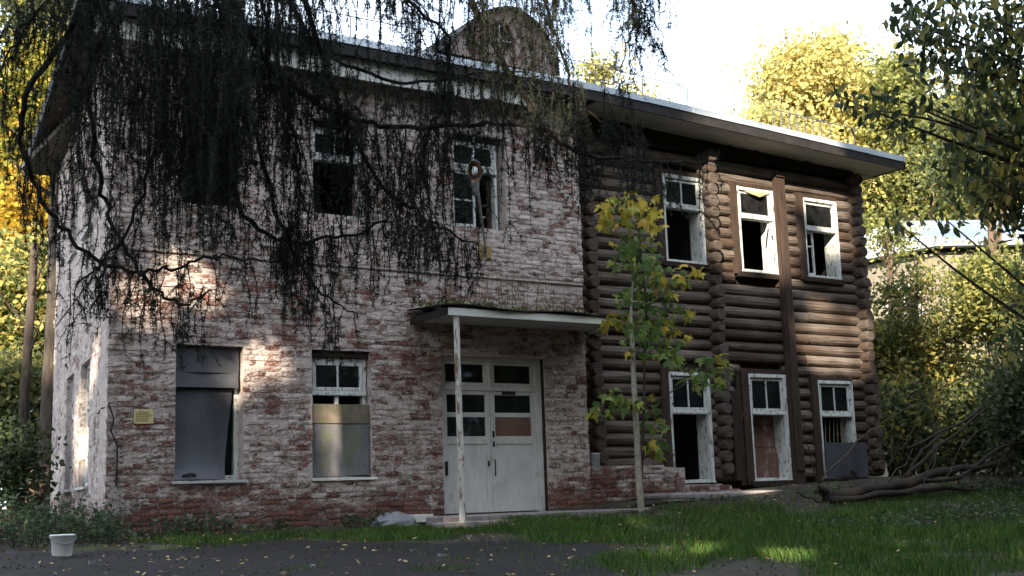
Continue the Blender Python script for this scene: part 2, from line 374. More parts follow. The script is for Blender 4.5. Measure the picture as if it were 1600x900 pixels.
specs = [s for s in specs if not (5.46 < s[0] < 5.66 and 1.45 < s[2] < 1.9 and R.random() < .7)]
dist = lambda s: (s[0]+s[1])/2**1 and math.dist(((s[0]+s[1])/2, 0, s[2]), CAM)
order = sorted(specs, key=lambda s: math.dist(((s[0]+s[1])/2, 0, s[2]), CAM)-(3 if s[1]-s[0] > .2 else 0)+(50 if s[2] < 1.14 else 0))
near, far = order[:296], order[296:]
bm_var = []
for k in range(8):
    b = MB(); Lb = PITCH_X-JOINT; brick_shape(b, -Lb/2, Lb/2, 0, .06, -(PITCH_Z-JOINT)/2, (PITCH_Z-JOINT)/2)
    o = b.build('brick', M['brick']); bm_var.append(o.data); bpy.data.objects.remove(o)
off = wl(brick_wall); Lb = PITCH_X-JOINT
for i, (m, n, z0, z1) in enumerate(near):
    o = bpy.data.objects.new('brick', bm_var[i % 8]); C.objects.link(o); o.parent = brick_wall
    o.location = ((m+n)/2-off.x, brick_depth(m, z0)-off.y, (z0+z1)/2-off.z); o.scale = ((n-m)/Lb, 1, (z1-z0)/(PITCH_Z-JOINT))
b = MB()
for (m, n, z0, z1) in far:
    b.cur = R.uniform(.001, 1); d = brick_depth(m, z0); brick_shape(b, m, n, d, max(d+.05, .02), z0, z1)
kind(b.build('bricks', M['brick'], brick_wall), 'stuff')

# left side wall with two openings
def sxf(t, y, z): return (BX0+SD[0]*t+SD[1]*y, SD[1]*t-SD[0]*y, z)      # t along the wall, y into the house
SOPS = [(2.2, 3.45, 1.95, 4.09), (4.55, 5.75, 1.95, 4.09), (2.2, 3.45, 6.4, 8.1), (4.55, 5.75, 6.4, 8.1)]
side_wall = wall_openings('side_wall', .10, 9.2, .9, BTOP, .0, .5, SOPS, M['mortar'], house, sxf)
b = MB(); z = 1.02; row = 0
while z < BTOP-.02:
    t = 0.0-(PITCH_X*.5 if row % 2 else 0)
    while t < 9.2:
        a, c = max(t, 0), min(t+PITCH_X-JOINT*.6, 9.2)
        segs = [(a, c)]
        for (p, q, r, s_) in SOPS:
            if z+.07 > r and z < s_:
                ns = []
                for (m, n) in segs:
                    if n <= p or m >= q: ns.append((m, n))
                    else:
                        if m < p: ns.append((m, p))
                        if n > q: ns.append((q, n))
                segs = ns
        for m, n in segs:
            if n-m > .04:
                b.cur = R.uniform(.001, 1); d = -.006-R.uniform(0, .006); brick_shape(b, m, n, d-(.025 if 5.43 < z < 5.56 else 0), .03, z, z+PITCH_Z-JOINT*.6, sxf)
        t += PITCH_X
    z += PITCH_Z; row += 1
kind(b.build('bricks', M['brick_side'], side_wall), 'stuff')
for (p, q, r, s_) in SOPS:
    we = empty('window', sxf((p+q)/2, .1, r), house); b = MB()
    def sbox(t0, t1, y0, y1, z0, z1):
        vs = [sxf(t, y, z_) for z_ in (z0, z1) for y in (y0, y1) for t in (t0, t1)]
        b.add(vs, [(0, 2, 3, 1), (4, 5, 7, 6), (0, 1, 5, 4), (2, 6, 7, 3), (0, 4, 6, 2), (1, 3, 7, 5)])
    sbox(p, p+.07, .1, .2, r, s_); sbox(q-.07, q, .1, .2, r, s_); sbox(p+.07, q-.07, .1, .2, s_-.07, s_); sbox(p+.07, q-.07, .1, .2, r, r+.07); sbox(p+.07, q-.07, .1, .19, r+1.35, r+1.42); sbox((p+q)/2-.03, (p+q)/2+.03, .1, .18, r+.07, s_-.07)
    b.build('frame', M['white'], we); b = MB(); sbox(p+.07, q-.07, .135, .142, r+.07, s_-.07); b.build('pane', M['glass'], we)
    b = MB(); sbox(p-.04, q+.04, -.07, .12, r-.045, r-.004); b.build('sill', M['white'], we)

# inside: floors, back walls, so that the openings look into dark rooms
LY = .30                                    # face plane of the log half
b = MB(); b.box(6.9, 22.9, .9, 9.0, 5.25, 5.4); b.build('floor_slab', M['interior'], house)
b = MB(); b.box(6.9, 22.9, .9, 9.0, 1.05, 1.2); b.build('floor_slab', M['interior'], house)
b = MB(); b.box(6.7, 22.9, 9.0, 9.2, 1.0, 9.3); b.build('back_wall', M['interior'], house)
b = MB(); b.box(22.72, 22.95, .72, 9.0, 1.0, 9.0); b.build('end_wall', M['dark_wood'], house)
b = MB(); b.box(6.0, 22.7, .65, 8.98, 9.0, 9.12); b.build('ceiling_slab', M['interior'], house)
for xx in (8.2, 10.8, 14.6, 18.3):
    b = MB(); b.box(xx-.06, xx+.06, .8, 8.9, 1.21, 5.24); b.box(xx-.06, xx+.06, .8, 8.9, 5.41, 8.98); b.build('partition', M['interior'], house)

# -------- log half
log_wall = empty('log_wall', (18.9, LY+.15, 1.6), house)
LR = .129; LP = .2465; LZ0 = 1.86; LYC = LY+.10
XA, XB, XC, XPOST = 18.25, 22.86, 14.98, 20.35
LW = dict(W6=(16.99, 18.1-.02, 6.28, 8.12), W7=(19.12, 20.2, 6.22, 8.08), W8=(21.15, 22.25, 6.24, 8.04), W9=(16.87, 17.94, 1.72, 3.93), W10=(19.1, 20.2, 1.72, 3.95), W11=(21.21, 22.3, 1.75, 3.86))
LW['W6'] = (16.99, 18.08, 6.28, 8.12)
LW = {k: (a, min(c, a+1.06), e, g) for k, (a, c, e, g) in LW.items()}
CASE = .2
def log_piece(x0, x1, z, r, name='log', ang=0):
    b = MB(); b.cur = R.uniform(.001, 1); n = 5 if x1-x0 > .5 else 3
    pts = []; rad = []
    dz0, dz1 = R.uniform(-.012, .012), R.uniform(-.012, .012); yo = R.uniform(-.03, .03)
    ts = [0, .03/(x1-x0) if x1-x0 > .15 else .1]+[k/n for k in range(1, n)]+[1-(.03/(x1-x0) if x1-x0 > .15 else .1), 1]
    for t in ts:
        e = .86 if t in (0, 1) else 1
        pts.append((x0+(x1-x0)*t, LYC+yo+.012*math.sin(t*5+z), z+dz0*(1-t)+dz1*t)); rad.append(r*e*R.uniform(.975, 1.025))
    b.tube(pts, rad, 12, wob=.02); return b.build(name, M['log'], log_wall, smooth=False)
def cross_end(xc, z, r, ln=.24):
    b = MB(); b.cur = R.uniform(.001, 1); y0 = LY-ln+R.uniform(-.04, .04); x = xc+R.uniform(-.02, .02)
    b.tube([(x, y0, z), (x, y0+.035, z), (x, y0+.25, z), (x, LY+.5, z)], [r*.82, r, r*1.02, r], 12, wob=.03); return b.build('log_end', M['end'], log_wall)
BAYS = [(14.66, XA), (XA, XB+.32)]
nrow = 28
for k in range(nrow):
    z = LZ0+LP*k; r = LR*R.uniform(.90, 1.06)
    for bi, (b0, b1) in enumerate(BAYS):
        segs = [(b0+.02, b1+(R.uniform(-.05, .05) if bi == 1 else -.02))]
        cuts = [(a-CASE, c+(.03 if nme in ('W6', 'W9') else .05), e-.12, g+.10) for nme, (a, c, e, g) in LW.items()]
        for (p, q, e, g) in cuts:
            if z+r*.5 > e and z-r*.5 < g:
                ns = []
                for m, n in segs:
                    if n <= p or m >= q: ns.append((m, n))
                    else:
                        if m < p: ns.append((m, p))
                        if n > q: ns.append((q, n))
                segs = ns
        for m, n in segs:
            if n-m < .08: continue
            if n-m > 3 and R.random() < .5:
                c = m+(n-m)*R.uniform(.45, .6); log_piece(m, c-.006, z, r); log_piece(c+.006, n, z, r)
            else: log_piece(m, n, z, r)
for k in range(nrow):
    z = LZ0+LP*(k+.5)
    for xc in (XC, XA, XB): cross_end(xc, z, LR*R.uniform(.95, 1.12), .24 if xc != XC else .18)
cross_end(XA-.03, LZ0+LP*(nrow-.45), LR*1.15, .33)
b = MB(); b.box(14.62, 22.7, LY+.16, LY+.4, 8.78, 9.1)
# plank lining behind the logs keeps daylight out of the chinks
lin = wall_openings('lining', 14.62, 22.68, 1.3, 9.0, LY+.13, LY+.33, [(a, c, e, g) for a, c, e, g in LW.values()], M['dark_wood'], log_wall)
# frieze boards between the top log and the eave
x = 14.6
while x < 22.9:
    x1 = min(x+R.uniform(1.1, 1.9), 22.95); b = MB(); b.cur = R.uniform(.001, 1); b.box(x, x1-.012, LY-.03-R.uniform(0, .012), LY+.09, 8.70, 9.28); b.build('frieze_plank', M['dark_wood'], log_wall); x = x1
for xx in (18.9, 19.7, 21.3):
    b = MB(); b.box(xx, xx+.09, LY-.10, LY-.046, 8.66, 9.05); b.build('batten', M['dark_wood'], log_wall)
b = MB(); b.box(XPOST-.15, XPOST+.15, LY-.15, LY-.035, 1.6, 8.42); b.box(XPOST-.11, XPOST+.11, LY-.185, LY-.152, 1.9, 8.3)
post = b.build('wall_post', M['post_wood'], log_wall, bevel=.008)
b = MB(); b.box(XPOST-.13, XPOST+.13, LY-.19, LY-.04, 8.425, 8.52); b.box(XPOST-.16, XPOST+.16, LY-.21, LY-.02, 8.523, 8.55); b.build('post_cap', M['end'], log_wall)
b = MB(); b.box(18.70, 18.82, LY-.06, LY+.06, 1.62, 3.98); b.build('casing_board', M['dark_wood'], log_wall)
b = MB(); b.box(18.42, 18.62, LY-.20, LY-.04, 1.75, 3.6, .02); b.build('charred_board', M['dark_wood'], log_wall)

# brick plinth under the left bay of logs
def plinth_top(x): return 2.10 if x < 15.9 else (2.10-.06*(x-15.9) if x < 16.9 else (1.70 if x < 18.0 else max(1.42, 1.70-.35*(x-18.0))))
plinth = MB(); pvx = np.arange(14.5, 19.01, .25)
for i in range(len(pvx)-1):
    plinth.box(pvx[i], pvx[i+1]-.0005, LY-.22+R.uniform(0, .004), LY+.3, 1.0, plinth_top((pvx[i]+pvx[i+1])/2)-.03)
plinth = plinth.build('plinth', M['mortar'], house)
b = MB(); z = 1.22; row = 0
while z < 2.1:
    x = 14.56-(.13 if row % 2 else 0)
    while x < 18.95:
        L = PITCH_X*R.choice([1, 1, .5]); m, n = max(14.56, x), x+L-JOINT
        if z+.05 < plinth_top((m+n)/2)-R.choice([0, 0, .03, .09]) and n-m > .05 and R.random() > .04:
            b.cur = R.uniform(.001, 1); d = LY-.24-R.uniform(0, .03); brick_shape(b, m, n, d, d+.1, z+R.uniform(-.006, .006), z+PITCH_Z-JOINT+R.uniform(-.006, .006))
        x += L
    z += PITCH_Z; row += 1
kind(b.build('bricks', M['brick'], plinth), 'stuff')
b = MB(); b.box(14.66, 14.86, LY-.25, LY-.05, 1.95, 2.32); b.build('downpipe_stub', M['lampmetal'], house, bevel=.02)

# -------- windows
def part_box(name, mat, parent, *boxes, bevel=.004, j=0):
    b = MB()
    for q in boxes: b.box(*q, j=j)
    return b.build(name, mat, parent, bevel=bevel)
def part_each(name, mat, parent, *boxes, bevel=.004, j=0):
    for q in boxes: part_box(name, mat, parent, q, bevel=bevel, j=j)
def sash(parent, x0, x1, z0, z1, y, bars=1, glass=True, t=.05, lab='sash', hbars=(), mat=None):
    bx = [(x0, x0+t, y, y+.05, z0, z1), (x1-t, x1, y, y+.05, z0, z1), (x0+t, x1-t, y+.002, y+.048, z1-t, z1), (x0+t, x1-t, y+.002, y+.048, z0, z0+t)]
    xsb = [x0+t+(x1-x0-2*t)*(k+1)/(bars+1) for k in range(bars)]
    for xb in xsb: bx.append((xb-.018, xb+.018, y+.004, y+.046, z0+t, z1-t))
    for zb in hbars: bx.append((x0+t, x1-t, y+.006, y+.044, zb-.018, zb+.018))
    part_box('sash', mat or M['white'], parent, *bx, j=.003)
    if glass:
        ed = [x0+t]+xsb+[x1-t]
        for k in range(len(ed)-1): part_box('pane', M['glass'], parent, (ed[k]+.005, ed[k+1]-.005, y+.02, y+.025, z0+t-.005, z1-t+.005), bevel=0)
def frame(parent, x0, x1, z0, z1, y, d, t=.06, mat=None):
    return part_box('frame', mat or M['white'], parent, (x0, x0+t, y, y+d, z0, z1), (x1-t, x1, y, y+d, z0, z1), (x0+t, x1-t, y+.003, y+d-.003, z1-t, z1), (x0+t, x1-t, y+.003, y+d-.003, z0, z0+t), j=.004)
def sheet(name, mat, parent, x0, x1, z0, z1, fy, fx0=None, fx1=None, n=8, th=.004):
    """a bent sheet: fy(u,v) is depth, edges may slant"""
    b = MB(); vs = []
    for s_ in (0, th):
        for j in range(n+1):
            for i in range(n+1):
                u, v = i/n, j/n; a = fx0(v) if fx0 else x0; c = fx1(v) if fx1 else x1
                vs.append((a+(c-a)*u, fy(u, v)+s_, z0+(z1-z0)*v))
    k = n+1; fs = []
    for j in range(n):
        for i in range(n):
            fs.append((j*k+i, j*k+i+1, (j+1)*k+i+1, (j+1)*k+i)); o = k*k; fs.append((o+j*k+i, o+(j+1)*k+i, o+(j+1)*k+i+1, o+j*k+i+1))
    b.add(vs, fs); return b.build(name, mat, parent, smooth=True)
def sill(parent, x0, x1, z, y0, y1, mat=None): part_box('sill', mat or M['sill'], parent, (x0-.05, x1+.05, y0, y1, z-.045, z-.004), j=.004)

# W1: closed with bent grey sheet metal
x0, x1, z0, z1 = OPEN['W1']; we = empty('window', (x0, .1, z0), house); we['label'] = 'window covered by buckled dark grey sheet metal'
frame(we, x0, x1, z0, z1-.03, .20, .1, .08)
sheet('cover_sheet', M['sheet'], we, x0+.03, x1-.04, 3.66, 4.06, lambda u, v: .07+.05*abs(u-.5)+.02*v)
sheet('cover_sheet', M['sheet'], we, x0+.02, x1-.06, 3.42, 3.67, lambda u, v: .055+.02*math.sin(u*3)+.03*v)
sheet('cover_sheet', M['sheet'], we, x0+.0, x1-.2, 1.97, 3.40, lambda u, v: .10+.06*v-.14*(1-v)**6+.04*u*(1-v)+.04*(u-.5)**2, fx1=lambda v: x1-.30+.18*v, n=12)
b = MB(); b.tube([(x0+.12, -.01, 2.03), (x0+.25, -.03, 2.06), (x0+.34, .0, 2.035)], .018, 6); b.build('debris_scrap', M['dark_wood'], we)
sill(we, x0, x1, z0, -.07, .2)
# W2: upper sash glazed, lower boarded
x0, x1, z0, z1 = OPEN['W2']; we = empty('window', (x0, .1, z0), house); we['label'] = 'window with two panes over a stained grey board'
part_box('lintel', M['dark_wood'], we, (x0+.004, x1-.004, .07, .3, z1-.11, z1-.004))
frame(we, x0+.01, x1-.02, z0, z1-.115, .14, .12, .07)
sash(we, x0+.08, x1-.10, 3.42, z1-.19, .125, 1, t=.055); part_box('transom', M['white'], we, (x0+.02, x1-.03, .11, .25, 3.335, 3.412))
part_box('mullion', M['white'], we, ((x0+x1)/2-.05, (x0+x1)/2+.01, .15, .22, z0+.08, 3.33))
sheet('board', M['board2'], we, x0+.012, x1-.02, 1.975, 3.17, lambda u, v: .05+.006*math.sin(u*5)+.02*(1-v))
sheet('board', m_plain('rusty_board_strip', (.12, .095, .075), (.21, .175, .13), 4, .8, spots=((.11, .13, .06), .48, .66, 6)), we, x0+.012, x1-.025, 2.86, 3.18, lambda u, v: .038+.004*math.sin(u*6))
sheet('board', M['board2'], we, x1-.42, x1-.04, 1.99, 2.12, lambda u, v: .036+.02*(1-u), n=3)
sill(we, x0+.03, x1+.03, z0, -.05, .16, M['frieze'])
# W3: bare opening behind the larch
x0, x1, z0, z1 = OPEN['W3']; we = empty('window', (x0, .1, z0), house)
frame(we, x0, x1, z0, z1, .16, .1, .06, M['dark_wood']); sill(we, x0, x1, z0, -.04, .2, M['frieze'])
# W4
x0, x1, z0, z1 = OPEN['W4']; we = empty('window', (x0, .1, z0), house); we['label'] = 'upper window with two panes above an empty opening'
part_box('lintel', M['dark_wood'], we, (x0+.004, x1-.004, .07, .3, z1-.10, z1-.004)); frame(we, x0, x1, z0, z1-.105, .13, .12, .06)
sash(we, x0+.07, x1-.08, 7.5, z1-.17, .115, 1, t=.055); part_box('transom', M['white'], we, (x0+.02, x1-.03, .10, .25, 7.42, 7.494)); sill(we, x0, x1, z0, -.04, .2, M['frieze'])
# W5
x0, x1, z0, z1 = OPEN['W5']; we = empty('window', (x0, .1, z0), house); we['label'] = 'upper window with a brown inner sash hanging ajar'
part_box('lintel', M['dark_wood'], we, (x0+.004, x1-.004, .07, .3, z1-.09, z1-.004)); frame(we, x0, x1-.08, z0, z1-.095, .13, .12, .055)
sash(we, x0+.06, x1-.15, 7.66, z1-.155, .11, 1, t=.055); part_box('transom', M['white'], we, (x0+.01, x1-.09, .095, .25, 7.57, 7.654))
sash(we, x0+.06, x0+.56, z0+.06, 7.56, .12, 0, t=.045, hbars=(7.02,))
b = MB(); ang = math.radians(55); hx, hy = x1-.16, .27
def hb(u0, u1, za, zb, d=.04):
    c, s_ = math.cos(ang), math.sin(ang); vs = []
    for zz in (za, zb):
        for v in (0, d):
            for u in (u0, u1): vs.append((hx-u*c+v*s_, hy+u*s_+v*c, zz))
    b.add(vs, [(0, 2, 3, 1), (4, 5, 7, 6), (0, 1, 5, 4), (2, 6, 7, 3), (0, 4, 6, 2), (1, 3, 7, 5)])
hb(0, .06, z0+.07, 7.5); hb(.4, .46, z0+.07, 7.5); hb(.06, .4, 7.44, 7.5); hb(.06, .4, z0+.07, z0+.13); hb(.06, .4, 7.0, 7.04)
b.build('inner_sash', m_plain('brown_sash', (.06, .042, .036), (.12, .085, .072), 6), we); sill(we, x0, x1-.06, z0, -.03, .2, M['white'])
# log windows: deep white box frames, dark casings
def log_window(key, label, upper='two', zt=None, tl=None):
    x0, x1, z0, z1 = LW[key]; we = empty('window', (x0, LY, z0), house); we['label'] = label
    yf = LY-.03
    part_box('frame', M['white'], we, (x0, x0+.055, yf, yf+.40, z0, z1), (x1-.055, x1, yf, yf+.36, z0, z1), (x0+.055, x1-.055, yf+.003, yf+.40, z1-.06, z1), (x0+.055, x1-.055, yf+.02, yf+.40, z0, z0+.05), j=.005)
    part_each('architrave', M['white'], we, (x1-.045, x1+.035, yf-.025, yf-.002, z0-.02, z1+.03), (x0-.02, x0+.035, yf-.024, yf-.002, z0-.02, z1+.03), (x0+.035, x1-.045, yf-.022, yf-.002, z1-.045, z1+.03), j=.006)
    part_each('casing', M['post_wood'], we, (x0-CASE-.02, x0-.004, LY-.05, LY+.12, z0-.08, z1+.10), (x0-CASE-.02, x1+.06, LY-.045, LY+.12, z1+.034, z1+.13), j=.006)
    part_box('sill', M['dark_wood'], we, (x0-.14, x1+.06, yf-.05, yf+.3, z0-.13, z0-.022), j=.012)
    part_box('sill', M['white'], we, (x0-.04, x1+.04, yf-.05, yf+.2, z0-.02, z0-.002), j=.005)
    if upper: 
        tz = zt
        sash(we, x0+.06, x1-.06, tz+.06, z1-.065, yf+.02, 1 if upper == 'two' else 0, glass=upper != 'open', t=.05)
        part_box('transom', M['white'], we, (x0+.056, x1-.056, yf+.0, yf+.10, tz-.03, tz+.055), (x0+.05, x1-.05, yf-.03, yf+.0-.002, tz-.02, tz+.02), j=.004)
    return we, x0, x1, z0, z1, yf
we, x0, x1, z0, z1, yf = log_window('W6', 'upper log wall window nearest the brick, two panes above empty dark opening', 'two', 7.44)
we, x0, x1, z0, z1, yf = log_window('W7', 'middle upper log wall window, empty and sunlit on its jamb', 'none', 7.42)
we2 = we
part_box('transom', M['white'], we, (x0+.056, x1-.10, yf+.0, yf+.06, 7.38, 7.45), j=.006)
b = MB(); b.tube([(x1-.16, yf+.02, 7.34), (x1-.36, yf-.06, 7.05)], .02, 4); b.tube([(x1-.10, yf+.02, 7.37), (x1-.16, yf-.10, 7.05)], .022, 4); b.build('broken_sash_piece', M['white'], we)
b = MB(); vs = [(x0+.2, yf-.01, z1-.06), (x0+.45, yf-.05, z1-.13), (x0+.62, yf-.06, z1-.17), (x0+.8, yf-.03, z1-.10), (x0+.95, yf-.01, z1-.05), (x0+.6, yf-.035, z1-.02)]
b.add(vs, [(0, 1, 5), (1, 2, 5), (2, 3, 5), (3, 4, 5)]); b.build('torn_flap', m_plain('torn_felt', (.3, .24, .14), (.45, .37, .22), 8), we)
we, x0, x1, z0, z1, yf = log_window('W8', 'upper log wall window by the corner, single pane above a narrow open sash', 'one', 7.33)
sash(we, x0+.06, x0+.32, z0+.05, 7.29, yf+.05, 0, glass=False, t=.045, hbars=(6.95,))
we, x0, x1, z0, z1, yf = log_window('W9', 'lower log wall window nearest the brick, tall empty opening under two panes', 'two', 3.13)
we, x0, x1, z0, z1, yf = log_window('W10', 'lower middle log wall window with red brown boards inside', 'two', 3.13)
part_box('board', M['redboard'], we, (x0+.06, x1-.06, yf+.30, yf+.325, 1.78, 2.42)); part_box('board', M['redboard'], we, (x0+.06, x1-.06, yf+.33, yf+.355, 2.43, 2.9)); part_box('board', M['redboard'], we, (x0+.06, x1-.06, yf+.27, yf+.295, 1.78, 2.30)); part_box('board', M['redboard'], we, (x0+.06, x1-.06, yf+.34, yf+.36, 2.91, 3.4))
we, x0, x1, z0, z1, yf = log_window('W11', 'lower log wall window by the corner, half covered by a grey sheet', 'two', 3.1)
sheet('cover_sheet', M['sheet'], we, x0-.02, x1+.22, 1.70, 2.50, lambda u, v: yf-.09+.02*math.sin(u*4)-.03*u, n=6)
lathm = m_plain('thin_laths', (.15, .12, .09), (.25, .2, .15), 8)
for k in range(7):
    xx = x0+.12+k*.125; b = MB(); b.tube([(xx, yf+.16, 1.8), (xx+R.uniform(-.03, .09), yf+.14, 3.06)], .012, 5); b.build('lath', lathm, we)
part_each('debris_board', M['dark_wood'], we, (x0-.1, x1+.15, yf-.35, yf-.1, 1.62, 1.67), (x0+.1, x1+.3, yf-.42, yf-.2, 1.68, 1.73), (x0+.75, x0+.85, yf-.2, yf-.1, 1.74, 1.86), j=.03)

# -------- doors
x0, x1, z0, z1 = OPEN['DOOR']; ZT = 3.48
part_box('door_frame', M['door'], house, (x0, x0+.08, .12, .30, z0, z1), (x1-.13, x1, .12, .30, z0, z1), (x0+.08, x1-.13, .123, .297, z1-.07, z1), (x0+.08, x1-.13, .118, .3, ZT-.01, ZT+.07), ((x0+x1)/2-.045, (x0+x1)/2+.005, .121, .29, ZT+.07, z1-.07))
part_each('door_post', M['dark_wood'], house, (x1-.002, x1+.07, .02, .3, z0, z1+.1), (x0-.06, x0+.002, .02, .3, z0, z1-.5), (x0-.03, x1+.05, .03, .3, z1+.003, z1+.14))
tw = empty('transom_window', (x0, .1, ZT+.07), house); XM = (x0+x1)/2-.02
for a, c in ((x0+.08, XM-.03), (XM+.03, x1-.13)):
    part_box('sash', M['door'], tw, (a, a+.09, .15, .2, ZT+.075, z1-.075), (c-.09, c, .15, .2, ZT+.075, z1-.075), (a+.09, c-.09, .152, .198, z1-.13, z1-.075), (a+.09, c-.09, .152, .198, ZT+.075, ZT+.14)); part_box('pane', M['glass'], tw, (a+.085, c-.085, .17, .176, ZT+.135, z1-.125), bevel=0)
for side, (a, c) in enumerate(((x0+.085, XM-.004), (XM+.004, x1-.135))):
    de = empty('door', ((a+c)/2, .15, z0), house); de['label'] = ['left door leaf with two empty dark lights', 'right door leaf with a brown board in its lower light'][side]
    part_each('stile', M['door'], de, (a, a+.1, .14, .19, z0+.02, ZT-.015), (c-.1, c, .14, .19, z0+.02, ZT-.015), j=.002)
    part_each('rail', M['door'], de, (a+.1, c-.1, .142, .188, ZT-.085, ZT-.016), (a+.1, c-.1, .142, .188, 2.99, 3.075), (a+.1, c-.1, .136, .192, 2.50, 2.645), (a+.1, c-.1, .142, .188, z0+.02, z0+.20), j=.002)
    part_box('panel', M['door'], de, (a+.1, c-.1, .152, .18, z0+.2, 2.50)); 
    part_box('pane', M['glass'], de, (a+.095, c-.095, .165, .17, 3.07, ZT-.08), bevel=0)
    if side == 0: part_box('pane', M['glass'], de, (a+.095, c-.095, .165, .17, 2.64, 2.995), bevel=0)
    else: part_box('board', M['redboard'], de, (a+.095, c-.095, .16, .175, 2.64, 2.995), bevel=0); part_box('plate', M['fascia'], de, (a+.26, a+.56, .128, .1395, ZT-.075, ZT-.0))
    hx = c-.06 if side == 0 else a+.05
    if side:
        b = MB(); b.tube([(hx, .12, 2.2), (hx, .10, 2.22), (hx, .10, 1.95), (hx, .12, 1.93)], .012, 6); b.build('handle', M['fascia'], de)
        part_each('latch', M['fascia'], de, (hx-.025, hx+.025, .128, .139, 2.62, 2.74), (hx-.02, hx+.02, .128, .139, 2.45, 2.55))
    else: part_each('latch', M['fascia'], de, (hx-.02, hx+.02, .128, .139, 2.1, 2.2), (a+.03, a+.09, .128, .139, 1.95, 2.2))

# -------- roof
roof = empty('roof', (14, 4, 9.2), house)
def ez(x): return 9.40 if x < 14.6 else 9.40-.036*(x-14.6)             # the eave sags towards the log end
EY = -.62; EXL, EXR = 4.75, 23.72
EP = [(x, EY, ez(x)) for x in np.linspace(EXL, EXR, 15)]
BACK = [(EXR-.0, 10.0, 9.1), (6.3, 10.0, 9.35)]
ridge = [(10.5, 4.8, 11.2), (19.5, 4.8, 11.0)]
def lift(p, d): return (p[0], p[1], p[2]+d)
b = MB(); n = len(EP); vs = [lift(p, .05) for p in EP]+[lift(q, .05) for q in BACK]+ridge; k0 = n; rl, rr = n+2, n+3
fs = []
for i in range(n-1):
    fs.append((i, i+1, rr) if EP[i][0] > 15 else (i, i+1, rl))
mid = max(i for i in range(n) if EP[i][0] <= 15)+1; fs.append((mid, rr, rl)); fs += [(n-1, n, rr), (n, n+1, rl, rr), (n+1, 0, rl)]
b.add(vs, fs); b.build('roof_sheet', M['roof'], roof)
def ringseg(p, q, out, name, mat, zt, zb, oi):      # a board along an eave edge, facing outwards
    p, q, o = np.array(p), np.array(q), np.array(out); L = []
    for P in (p, q):
        for zz in (zb, zt):
            for d in (0, oi): a = P+o*d; L.append((a[0], a[1], P[2]+zz))
    b.add(L, [(0, 1, 3, 2), (4, 6, 7, 5), (0, 4, 5, 1), (2, 3, 7, 6), (0, 2, 6, 4), (1, 5, 7, 3)])
# drip edge in sheets, each its own piece
xx = EXL
while xx < EXR-.05:
    x1 = min(xx+R.uniform(1.15, 1.4), EXR); b = MB(); dz = R.uniform(-.008, .008)
    ringseg((xx, EY, ez(xx)+dz), (x1-.012, EY, ez(x1)+dz), (0, -1, 0), '', None, .055, -.075, .02); b.box(x1-.03, x1-.002, EY-.035, EY, ez(x1)-.07, ez(x1)+.075)
    b.build('drip_sheet', M['roof'], roof); xx = x1
for nm, zt, zb, oi in (('fascia', -.08, -.27, .02),):
    b = MB()
    for i in range(n-1): ringseg(EP[i], EP[i+1], (0, 1, 0), '', None, zt, zb, .04)
    b.build('fascia', M['fascia'], roof)
b = MB(); ringseg((EXR, EY, ez(EXR)), BACK[0], (-1, 0, 0), '', None, .04, -.24, .04); b.build('fascia', M['fascia'], roof)
b = MB(); ringseg((EXL, EY, 9.4), BACK[1], (1, 0, 0), '', None, .045, -.22, .04); b.build('fascia', M['fascia'], roof)
# soffit boards (log half and side overhangs)
xx = 14.75
while xx < 23.6:
    x1 = min(xx+R.uniform(1.6, 2.6), 23.66); b = MB()
    za, zb_ = ez(xx)-.25, ez(x1)-.25; sag = R.uniform(-.02, .01)
    b.add([(xx, EY+.04, za), (x1-.008, EY+.04, zb_), (x1-.008, LY-.0, zb_+.02+sag), (xx, LY-.0, za+.02+sag), (xx, EY+.04, za+.02), (x1-.008, EY+.04, zb_+.02), (x1-.008, LY, zb_+.05), (xx, LY, za+.05)], [(0, 3, 2, 1), (4, 5, 6, 7), (0, 1, 5, 4), (2, 3, 7, 6), (0, 4, 7, 3), (1, 2, 6, 5)])
    b.build('soffit', M['soffit'], roof); xx = x1
b = MB(); b.box(22.95, 23.67, LY+.01, 9.9, 8.84, 8.87); b.build('soffit', M['soffit'], roof)
b = MB(); b.box(4.8, 14.7, EY+.05, .0-.03, 9.15, 9.18); b.build('soffit', M['fascia'], roof)
b = MB(); b.add([(4.85, EY+.06, 9.19), (5.6, EY+.06, 9.19), (7.0, 9.9, 9.19), (6.35, 9.9, 9.19), (4.85, EY+.06, 9.22), (5.6, EY+.06, 9.22), (7.0, 9.9, 9.22), (6.35, 9.9, 9.22)], [(0, 3, 2, 1), (4, 5, 6, 7), (0, 1, 5, 4), (2, 3, 7, 6), (0, 4, 7, 3), (1, 2, 6, 5)]); b.build('soffit', M['post_wood'], roof)
# white frieze boards hung under the brick half's eave, with a slot between two of them
xx = 5.0
for x1 in (6.6, 8.4, 10.2, 12.08, 13.36):
    bb = MB(); a = xx+(.05 if xx > 12 else .006); nseg = 6; vs = []
    for y in (EY+.18, EY+.205):
        for i in range(nseg+1):
            x = a+(x1-.006-a)*i/nseg; vs += [(x, y, 8.80+R.uniform(-.012, .012)+(.05 if x1 > 13 else 0)), (x, y, 9.148)]
    m_ = 2*(nseg+1); fs = []
    for i in range(nseg): fs += [(2*i, 2*i+2, 2*i+3, 2*i+1), (m_+2*i, m_+2*i+1, m_+2*i+3, m_+2*i+2), (2*i, m_+2*i, m_+2*i+2, 2*i+2)]
    fs += [(0, 1, m_+1, m_), (2*nseg, m_+2*nseg, m_+2*nseg+1, 2*nseg+1)]
    bb.add(vs, fs); bb.build('frieze_board', M['frieze'], roof); xx = x1
